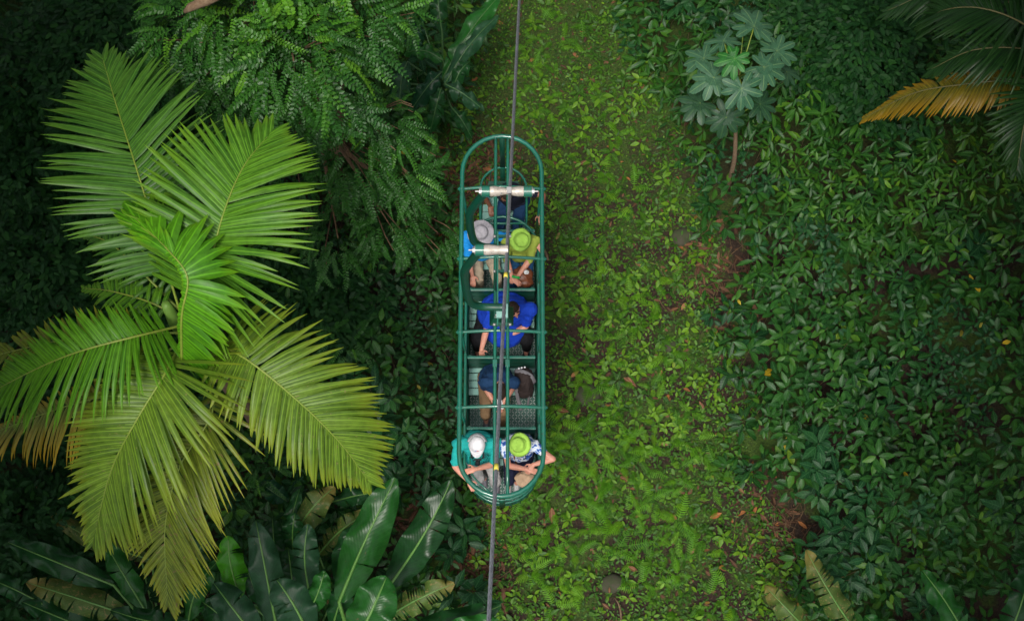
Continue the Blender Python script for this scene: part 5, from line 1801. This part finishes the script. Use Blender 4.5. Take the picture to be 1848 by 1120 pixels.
def person(label, px, pelvis, lean, head, skin='skin', shirt='navy', pants='khaki', sleeve=.55, bulk=1.0, belly=0.0, shw=None, arms=None, knees=None, pantlen=1.0, hair='hair_dark', hairshape='short', shoe='shoe_grey',
           yaw=0.0, feet=None, shrug=0, hipw=.1, side=0.0):
    """pelvis: Vector; lean: forward lean of the spine in degrees; head: (pitch forward, turn) degrees;
    arms: dict side -> (hand point, elbow hint, palm normal, finger direction, curl)"""
    root = thing('person', Vector((pelvis.x, pelvis.y, 3.52)), label, 'person')
    Rz = Matrix.Rotation(yaw, 3, 'Z')
    fw = Rz @ Vector((0, -1, 0)); lf = Rz @ Vector((1, 0, 0)); up = Vector((0, 0, 1))
    ln = R(lean)
    s = (fw * math.sin(ln) + up * math.cos(ln) + lf * math.tan(R(side))).normalized()
    fs = fw * math.cos(ln) - up * math.sin(ln)
    fs = (fs - s * fs.dot(s)).normalized()
    P = pelvis
    W = P + s * .18
    C = P + s * .36
    N = P + s * .50
    hp, ht = R(lean * .6 + head[0]), R(head[1])
    hdir = fw * math.sin(hp) + up * math.cos(hp)
    Hf = (Matrix.Rotation(ht, 3, 'Z') @ (fw * math.cos(hp) - up * math.sin(hp)))
    Hd = (hdir - Hf * hdir.dot(Hf)).normalized()
    nb = N + (s + hdir).normalized() * .06
    H = nb + Hd * .115 + Hf * .02
    Hs = Hd.cross(Hf).normalized()  # person's left
    HR = Matrix((Hs, -Hf, Hd)).transposed()
    shw = shw or .175 * (1 + (bulk - 1) * .7)
    SH = {1: N + lf * shw - s * (.035 - shrug), -1: N - lf * shw - s * (.035 - shrug)}
    HP = {1: P + lf * hipw * bulk, -1: P - lf * hipw * bulk}
    body = MB(); sh = MB(); pa = MB()
    # torso
    body.cap(P, .11 * bulk, W, .105 * bulk, 12); body.cap(W, .105 * bulk, C, .115 * bulk, 12)
    body.cap(C - lf * .06, .095, C + lf * .06, .095)
    body.cap(N - s * .05, .062, nb, .052); body.cap(nb - s * .02, .050, H - Hd * .03, .050)
    TR = Matrix((s.cross(-fs) * -1, -fs, s)).transposed()
    sh.ell(C - s * .03, (.185 * bulk, .135 * bulk, .20), rot=TR, n=16, m=12)
    sh.ell(W, (.168 * bulk + belly * .4, .135 * bulk + belly * .5, .19), rot=TR, n=16, m=12)
    sh.ell(P + s * .05, (.182 * bulk + belly * .4, .155 * bulk + belly * .3, .14), rot=TR, n=16, m=12)
    if belly: sh.ell(W + fs * (.05 + belly * .5) - s * .03, (.16 * bulk + belly * .3, .12 + belly, .17), rot=TR, n=16, m=12)
    sh.cap(SH[1] - s * .01, .070 * bulk, N - s * .02, .075)
    sh.cap(SH[-1] - s * .01, .070 * bulk, N - s * .02, .075)
    sh.lathe([(.05, 0), (.066, .0), (.062, .035), (.05, .035)], N - s * .0, rot=TR, n=16)
    # head
    body.ell(H, (.076, .095, .105), rot=HR, n=18, m=14)
    body.ell(H + Hf * .025 - Hd * .055, (.056, .062, .060), rot=HR, n=14, m=10)
    body.cap(H + Hf * .088 + Hd * .012, .009, H + Hf * .108 - Hd * .022, .013, 8)
    body.ell(H + Hf * .084 - Hd * .058, (.020, .012, .010), rot=HR)
    body.ell(H + Hf * .070 + Hd * .026, (.050, .022, .012), rot=HR)
    for q in (1, -1):
        body.ell(H + Hs * q * .078 - Hd * .012, (.009, .020, .031), rot=HR)
    # arms
    for q in (1, -1):
        hp_, hint, pn, fd, curl = arms[q]
        el, wr = ik(SH[q], hp_, .285, .255, hint)
        k = .85 + .15 * bulk
        body.cap(SH[q], .047 * k, el, .038 * k); body.cap(el, .040 * k, el.lerp(wr, .35), .040 * k); body.cap(el.lerp(wr, .35), .040 * k, wr, .026 * k)
        fdv = Vector(fd) if fd is not None else (wr - el)
        hand(body, wr, fdv, Vector(pn), 1 if (fdv.cross(Vector(pn)).dot(-lf * q) > 0) else -1, curl)
        e2 = SH[q].lerp(el, min(1, sleeve * 1.35))
        sh.cap(SH[q], .066 * k * (1 + .12 * (bulk - 1)), e2, .060 * k + .012 * (bulk - 1))
        if sleeve > .6: sh.cap(el, .055 * k, el.lerp(wr, (sleeve - .6) * 2.2), .045 * k)
    # legs
    for q in (1, -1):
        K = knees[q]
        A = feet[q] if feet else Vector((K.x, K.y + .02, FZ + .085))
        body.cap(HP[q], .085, K, .052); body.cap(K, .052, A, .036); body.cap(A, .035, A + fw * .14 - up * .045, .028)
        kb = .8 + .2 * bulk
        pa.cap(HP[q] + fw * .02, .105 * bulk, HP[q].lerp(K, .5), .092 * kb)
        if pantlen >= .5:
            pa.cap(HP[q].lerp(K, .5), .092 * kb, K, .070 * kb)
        if pantlen >= 1:
            pa.cap(K, .070 * kb, A + up * .04, .058)
        fo = MB()
        fo.cap(A - fw * .03 - up * .03, .044, A + fw * .15 - up * .042, .036, 12)
        fo.box(A + fw * .06 - up * .078, (.085, .25, .018), rot=Matrix.Rotation(yaw, 3, 'Z'))
        remesh(fo, 'shoe', M[shoe], root, vox=.010)
    if bulk > 1.3:
        for q in (1, -1): pa.cap(HP[q] + fw * .08, .135, HP[q].lerp(knees[q], .85) + fw * .02, .115)
    pa.ell(P - up * .03 + fw * .02, (.155 * bulk, .125 * bulk, .10), n=16, m=10)
    remesh(body, 'body', M[skin], root, vox=.0075, smooth_it=2)
    remesh(sh, 'shirt', M[shirt], root, vox=.011, wr=.0045)
    remesh(pa, 'trousers' if pantlen >= 1 else 'shorts', M[pants], root, vox=.011, wr=.004)
    # face pieces
    for q in (1, -1):
        e = MB(); e.ell(H + Hf * .086 + Hs * q * .031 + Hd * .008, (.013, .008, .008), rot=HR); e.build('eye', M['black'], root)
        e = MB(); e.ell(H + Hf * .085 + Hs * q * .031 + Hd * .030, (.020, .007, .005), rot=HR); e.build('eyebrow', M[hair], root)
    mo = MB(); mo.ell(H + Hf * .094 - Hd * .060, (.022, .006, .004), rot=HR); mo.build('mouth', M['lips'], root)
    # hair
    if hairshape:
        hb = MB()
        hb.ell(H - Hf * .016 + Hd * .020, (.084, .096, .102), rot=HR, n=16, m=12)
        hb.ell(H - Hf * .045 - Hd * .025, (.076, .065, .085), rot=HR, n=16, m=12)
        if hairshape == 'long': hb.ell(H - Hf * .06 - Hd * .09, (.08, .05, .09), rot=HR)
        remesh(hb, 'hair', M[hair], root, vox=.010, wr=.003, wf=30)
    return dict(root=root, H=H, Hf=Hf, Hd=Hd, Hs=Hs, HR=HR, N=N, C=C, s=s, fs=fs, lf=lf, P=P, W=W)


M['lips'] = paint('lips', (0.35, 0.10, 0.09), rough=.5)


def bucket_hat(p, mat, label, r=.165, tilt=(0, 0), crown=.085, wave=.012, dent=True, cat='hat'):
    """brimmed cloth hat resting on the head of person p"""
    c = p['H'] + p['Hd'] * .055 - p['Hf'] * .004
    t = thing('hat', c, label, cat)
    HR = p['HR'] @ Matrix.Rotation(R(tilt[0]), 3, 'X') @ Matrix.Rotation(R(tilt[1]), 3, 'Y')
    mb = MB()
    wob = lambda rr, an: (wave * math.sin(2 * an + 1) + wave * .5 * math.sin(5 * an)) * max(0, (rr - .095) / .07) - .3 * max(0, rr - .1) * .4
    mb.lathe([(.020, .098), (.060, .092), (.082, .078), (.090, .055), (.094, .025), (.099, .004), (.104, .0)], c, rot=HR, n=28, caps=False)
    mb.v = [v for v in mb.v]
    top = len(mb.v)
    mb.ell(c + HR @ Vector((0, 0, .088)), (.062, .066, .012), rot=HR, n=20, m=6)
    # finger dents in the crown
    for i, v in enumerate(mb.v):
        l = HR.transposed() @ (v - c)
        if l.z > .05 and dent:
            d = .018 * math.exp(-((l.x - .015) ** 2) / .0007 - ((l.y + .01) ** 2) / .003)
            l.z -= d
            mb.v[i] = c + HR @ l
    mb.v = [v + (v - c).normalized() * .007 * noise.noise(v * 22) for v in mb.v]
    o = mb.build('crown', M[mat], t)
    sm = o.modifiers.new('sub', 'SUBSURF'); sm.levels = 1; sm.render_levels = 1
    mb = MB()
    mb.lathe([(.101, .006), (.125, -.006), (.15, -.018), (r, -.028), (r + .003, -.032), (r - .002, -.034), (.125, -.012), (.099, -.002)], c, rot=HR, n=40, wob=lambda rr, an: (wave * math.sin(2 * an + r * 40) + wave * .5 * math.sin(3 * an + 2)) * max(0, (rr - .1) / .06), caps=False)
    mb.v = [v + Vector((0, 0, 1)) * .012 * noise.noise(v * 14) for v in mb.v]
    mb.build('brim', M[mat], t)
    mb = MB(); mb.lathe([(.0965, .004), (.0995, .004), (.0965, .022), (.0935, .022)], c, rot=HR, n=28, caps=False); mb.build('hat_band', M[mat], t)
    return t


def pv(x, y, z=3.62):
    return Vector((x, y, z))


def people():
    U_ = (0, 0, 1); Dn = (0, 0, -1)
    rows = [at(905, py, HZ_).y for py in (412, 518, 640, 768)]
    z4 = 4.02
    # far pod: the guide
    a1 = at(974, 386, 4.0); a2 = at(884, 371, 3.60)
    g = person('guide in black shirt seated in the far pod with one bare arm over the rail', 0, pv(.03, 6.88), 8, (32, -30), skin='skin_d', shirt='darkshirt', pants='navy', sleeve=.42, bulk=1.08,
               arms={1: (a1, (1, .9, .0), Dn, (.2, -1, -.2), .5), -1: (a2, (-.6, .2, -.5), Dn, (.2, -1, -.2), .3)},
               knees={1: Vector((.06, 6.48, 3.60)), -1: Vector((-.16, 6.48, 3.60))}, feet={1: Vector((.05, 6.56, FZ + .08)), -1: Vector((-.16, 6.56, FZ + .08))}, hair='hair_dark', side=-10)

    # row 1 left: sky blue shirt, grey hat, arm behind the neighbour
    y = rows[0] - .15
    h1 = at(972, 440, 4.05); h2 = at(854, 510, 3.72)
    p = person('man in bright blue shirt and grey bucket hat in the second row, left seat', 0, pv(-.40, y + .02), 3, (8, 0), shirt='sky_blue', pants='khaki', sleeve=.6, bulk=1.12, belly=.05,
               arms={1: (h1, (.3, 1, .3), Dn, (.7, -.8, -.3), .6), -1: (h2, (-1, .2, 0), Dn, (.1, -1, -.4), .3)},
               knees={1: Vector((-.20, y - .44, 3.63)), -1: Vector((-.44, y - .44, 3.63))}, hair='hair_grey')
    bucket_hat(p, 'hat_grey', 'grey bucket hat on the man in bright blue', r=.172, wave=.006)
    # row 1 right
    h1 = at(935, 498, 3.80); h2 = at(925, 503, 3.80)
    p = person('person in olive shirt and lime bucket hat holding a green lighter, second row right seat', 0, pv(.11, y), 8, (12, 12), shirt='olive', pants='denim', sleeve=.62, bulk=1.08, belly=.04,
               arms={1: (h1, (1, .1, -.5), (0, 0, -1), (-.8, -.6, 0), .7), -1: (h2, (-.5, .3, -.8), (0, 0, -1), (.8, -.6, 0), .7)},
               knees={1: Vector((.20, y - .42, 3.62)), -1: Vector((.02, y - .42, 3.62))}, hair='hair_blond')
    bucket_hat(p, 'hat_lime', 'lime green bucket hat on the person in olive, second row', r=.137, wave=.016, tilt=(10, 14))
    lt = MB(); q = at(931, 500, 3.86)
    lt.tube([q - Vector((.05, -.012, 0)), q + Vector((.05, -.012, 0))], .018, 8)
    tag(lt.build('lighter', paint('green_plastic', (0.01, 0.36, 0.06), rough=.3)), 'small green plastic lighter held by the person in olive', 'lighter')
    wt = MB(); q = at(950, 491, 3.90)
    wt.lathe([(.030, -.008), (.034, -.008), (.034, .008), (.030, .008)], q, rot=Matrix.Rotation(R(60), 3, 'X'), n=14)
    wt.ell(q + Vector((0, 0, .03)), (.018, .018, .006))
    tag(wt.build('wristwatch', M['shoe_white']), 'white wristwatch on the left arm of the person in olive', 'watch')
    # brown bag in the lap
    q = at(938, 500, 3.66)
    t = thing('handbag', q, 'brown leather bag with a gold button in the lap of the person in olive', 'bag')
    mb = MB(); mb.ell(q + Vector((.03, .02, .02)), (.15, .12, .075), n=16, m=10); mb.ell(q + Vector((.06, -.07, -.01)), (.13, .08, .06), n=16, m=10)
    remesh(mb, 'bag_body', paint('brown_leather', (0.17, 0.05, 0.02), rough=.38, wear=.4), t, vox=.012, wr=.006)
    mb = MB(); mb.ell(q + Vector((.035, .03, .105)), (.014, .014, .008)); mb.build('button', paint('brass', (0.65, 0.42, 0.12), rough=.3, metal=.9), t)
    # row 2: large man in royal blue
    y = rows[1] - .20
    h1 = at(918, 606, 3.80); h2 = at(868, 634, 4.0)
    p = person('large man in royal blue shirt and black trousers alone on the third bench', 0, pv(-.13, y - .07), 9, (6, 28), shirt='royal', pants='black', sleeve=.55, bulk=1.5, belly=.20, shw=.235, side=15, hipw=.13,
               arms={1: (h1, (1, .3, -.2), (-.3, 0, -1), (-1, -.3, -.2), .7), -1: (h2, (-.8, .1, .0), Dn, (.05, -.5, -1), .5)},
               knees={1: Vector((.19, y - .42, 3.63)), -1: Vector((-.46, y - .42, 3.63))}, hair='hair_dark', shoe='black', shrug=.02)
    sg = thing('sunglasses', p['H'] + p['Hd'] * .09, 'dark sunglasses pushed up on the head of the large man in blue', 'sunglasses')
    for q_ in (1, -1):
        mb = MB(); mb.ell(p['H'] + p['Hd'] * .085 + p['Hf'] * .062 + p['Hs'] * q_ * .034, (.026, .01, .018), rot=p['HR']); mb.build('lens', M['black'], sg)
    ph = MB(); q = at(912, 607, 3.80); ph.box(q, (.07, .13, .012), rot=Matrix.Rotation(.4, 3, 'Z'))
    tag(bevel(ph.build('phone', M['rubber'], None, smooth=False), .003), 'dark phone in the hand of the large man in blue', 'phone')
    # row 3: navy shirt, bent over a phone
    y = rows[2] - .20
    h1 = at(909, 725, 3.74); h2 = at(893, 728, 3.74)
    p = person('man in navy shirt and brown trousers bent forward over a white phone', 0, pv(-.22, y), 24, (38, -10), shirt='navy', pants='brown', sleeve=.55, bulk=1.15, shw=.185, side=8, belly=.03,
               arms={1: (h1, (.5, .9, -.4), (-.4, 0, -1), (-.5, -1, -.1), .6), -1: (h2, (-.5, .9, -.4), (.4, 0, -1), (.6, -1, -.1), .6)},
               knees={1: Vector((-.10, y - .46, 3.64)), -1: Vector((-.34, y - .50, 3.64))}, hair='hair_dark', feet={1: Vector((-.12, y - .56, FZ + .085)), -1: Vector((-.34, y - .42, FZ + .085))})
    ph = MB(); q = at(902, 729, 3.77); ph.box(q, (.075, .14, .010), rot=Matrix.Rotation(.2, 3, 'Z'))
    tag(bevel(ph.build('phone', M['shoe_white'], None, smooth=False), .003), 'white phone held by the man in navy', 'phone')
    # backpack on the seat beside him
    q = at(946, 697, 3.62)
    t = thing('backpack', q, 'dark brown backpack with grey straps on the fourth bench beside the man in navy', 'backpack')
    mb = MB(); mb.ell(q + Vector((0, .05, .15)), (.135, .17, .20), n=16, m=12); mb.ell(q + Vector((.01, -.06, .07)), (.125, .12, .13), n=16, m=12)
    remesh(mb, 'pack_body', M['pack'], t, vox=.013, wr=.005)
    for pts, w_ in (([(-.12, .14, .27), (-.02, .11, .335), (.09, .06, .30), (.135, .0, .20)], .028), ([(-.11, -.02, .20), (-.09, -.14, .10), (-.06, -.24, .0), (-.04, -.30, -.05)], .026), ([(.06, -.14, .12), (.05, -.22, .0), (.03, -.26, -.06)], .014)):
        mb = MB(); mb.tube(smooth_path([q + Vector(a) for a in pts], 5), w_, 8, flat=.35); mb.build('strap', M['packgrey'], t)
    for dx, dz in ((-.07, .335), (-.035, .34), (.005, .335)):
        mb = MB(); mb.ell(q + Vector((dx, .17 + dx * .2, dz - .01)), .013); mb.build('badge', M['shoe_white'], t)
    # row 4 left: teal
    y = rows[3] - .17
    h1 = at(858, 846, 4.02); h2 = at(846, 868, 3.99)
    p = person('man in teal shirt and white cap leaning his arms on the near left rail', 0, pv(-.43, y - .01), 9, (2, 0), skin='skin', shirt='teal_print', pants='grey', sleeve=.6, bulk=1.25, belly=.07, shw=.235,
               arms={1: (h1, (.7, .1, -.5), Dn, (-1, -.25, -.1), .4), -1: (h2, (-1, .1, -.3), Dn, (.55, -.9, -.2), .6)},
               knees={1: Vector((-.21, y - .48, 3.63)), -1: Vector((-.42, y - .44, 3.63))}, hair='hair_grey', feet={1: Vector((-.2, y - .36, FZ + .085)), -1: Vector((-.36, y - .28, FZ + .085))})
    c = p['H'] + p['Hd'] * .045
    t = thing('cap', c, 'white cap with neck flap and small emblem on the man in teal', 'cap')
    HR = p['HR']
    mb = MB(); mb.lathe([(.012, .092), (.05, .085), (.082, .062), (.097, .02), (.101, -.006)], c, rot=HR, n=24, caps=True); o = mb.build('crown', M['hat_white'], t)
    mb = MB()
    pr = [Vector((math.cos(a) * .098, -math.sin(a) * (.098 + .075 * math.sin(a) ** 1.0), -.012 - .02 * math.cos(a) ** 2)) for a in [math.pi * i / 14 for i in range(15)]]
    inn = [Vector((math.cos(a) * .096, -math.sin(a) * .09, .002)) for a in [math.pi * i / 14 for i in range(15)]]
    mb.add([c + HR @ v for v in pr + inn], [(i, i + 1, 16 + i, 15 + i) for i in range(14)])
    o = mb.build('peak', M['hat_white'], t); so_ = o.modifiers.new('t', 'SOLIDIFY'); so_.thickness = .005
    mb = MB()
    rowsv = []
    for j in range(5):
        for i in range(9):
            a = math.pi * (.08 + .84 * i / 8)
            rowsv.append(c + HR @ Vector((math.cos(a) * (.100 + .006 * j), math.sin(a) * (.100 + .010 * j), .01 - .032 * j)))
    mb.add(rowsv, [(j * 9 + i, j * 9 + i + 1, (j + 1) * 9 + i + 1, (j + 1) * 9 + i) for j in range(4) for i in range(8)])
    o = mb.build('neck_flap', M['hat_white'], t); so_ = o.modifiers.new('t', 'SOLIDIFY'); so_.thickness = .004
    for dx, dz, w_, mt in ((-.012, .052, .018, 'royal'), (.010, .046, .026, 'redthread')):
        mb = MB(); mb.box(c + HR @ Vector((dx, -.091 + (dz - .046) * .4, dz)), (w_, .006, .005), rot=HR); mb.build('emblem', M[mt], t, smooth=False)
    # camera on straps
    cc = p['C'] + p['fs'] * .18 - p['s'] * .10
    t = thing('camera', cc, 'black camera hanging by straps on the chest of the man in teal', 'camera')
    mb = MB(); mb.box(cc, (.10, .05, .07)); bevel(mb.build('camera_body', M['rubber'], t, smooth=False), .008)
    mb = MB(); mb.tube([cc + p['fs'] * .02, cc + p['fs'] * .085], .030, 14); mb.build('lens', M['rubber'], t)
    for q_ in (1, -1):
        mb = MB(); mb.tube(smooth_path([p['N'] + p['lf'] * q_ * .075 + p['s'] * .03, p['C'] + p['lf'] * q_ * .075 + p['fs'] * .155 + p['s'] * .05, cc + p['lf'] * q_ * .055 + Vector((0, 0, .03))], 6), .012, 6, flat=.5); mb.build('strap', M['rubber'], t)
    # row 4 right: woman
    h1 = at(962, 838, 4.0); h2 = at(951, 846, 3.99)
    p = person('woman in blue and white floral shirt and lime bucket hat at the near right rail', 0, pv(.09, y - .01), 12, (-4, -14), skin='skin', shirt='floral', pants='navyshort', sleeve=.32, bulk=1.12, belly=.03, shw=.185,
               arms={1: (h1, (1, .6, .2), Dn, (-.7, -.9, -.2), .6), -1: (h2, (-.8, -.1, -.6), Dn, (1, -.25, -.1), .5)}, pantlen=.5,
               knees={1: Vector((.12, y - .46, 3.62)), -1: Vector((-.03, y - .47, 3.62))}, hair='hair_blond', shoe='shoe_white', feet={1: Vector((.06, y - .34, FZ + .085)), -1: Vector((-.05, y - .40, FZ + .085))})
    bucket_hat(p, 'hat_lime', 'lime green bucket hat on the woman in the floral shirt', r=.125, wave=.020, tilt=(14, -20))
    cd = thing('neck_cord', p['C'] + p['fs'] * .15, 'thin black cord hanging in a V on the floral shirt', 'cord')
    for q_ in (1, -1):
        mb = MB(); mb.tube(smooth_path([p['N'] + p['lf'] * q_ * .06 + p['fs'] * .06, p['C'] + p['lf'] * (.03 + q_ * .05) + p['fs'] * .155, p['W'] + p['lf'] * .05 + p['fs'] * .17 + p['s'] * .05], 6), .005, 5); mb.build('cord', M['rubber'], cd)
    q = at(945, 868, 3.70)
    t = thing('shoulder_bag', q, 'beige cloth bag with thin brown strap on the lap of the woman', 'bag')
    mb = MB(); mb.ell(q + Vector((.02, .03, 0)), (.13, .12, .055), n=16, m=10); remesh(mb, 'bag_body', M['tan'], t, vox=.012, wr=.006)
    mb = MB(); mb.tube(smooth_path([p['N'] - p['lf'] * .05, p['C'] - p['lf'] * .06 + p['fs'] * .16, p['W'] - p['lf'] * .05 + p['fs'] * .19, q], 6), .009, 6, flat=.4); mb.build('strap', M['bag_brown'], t)


M['redthread'] = cloth('red_thread', (0.6, 0.05, 0.06), .1)
people()
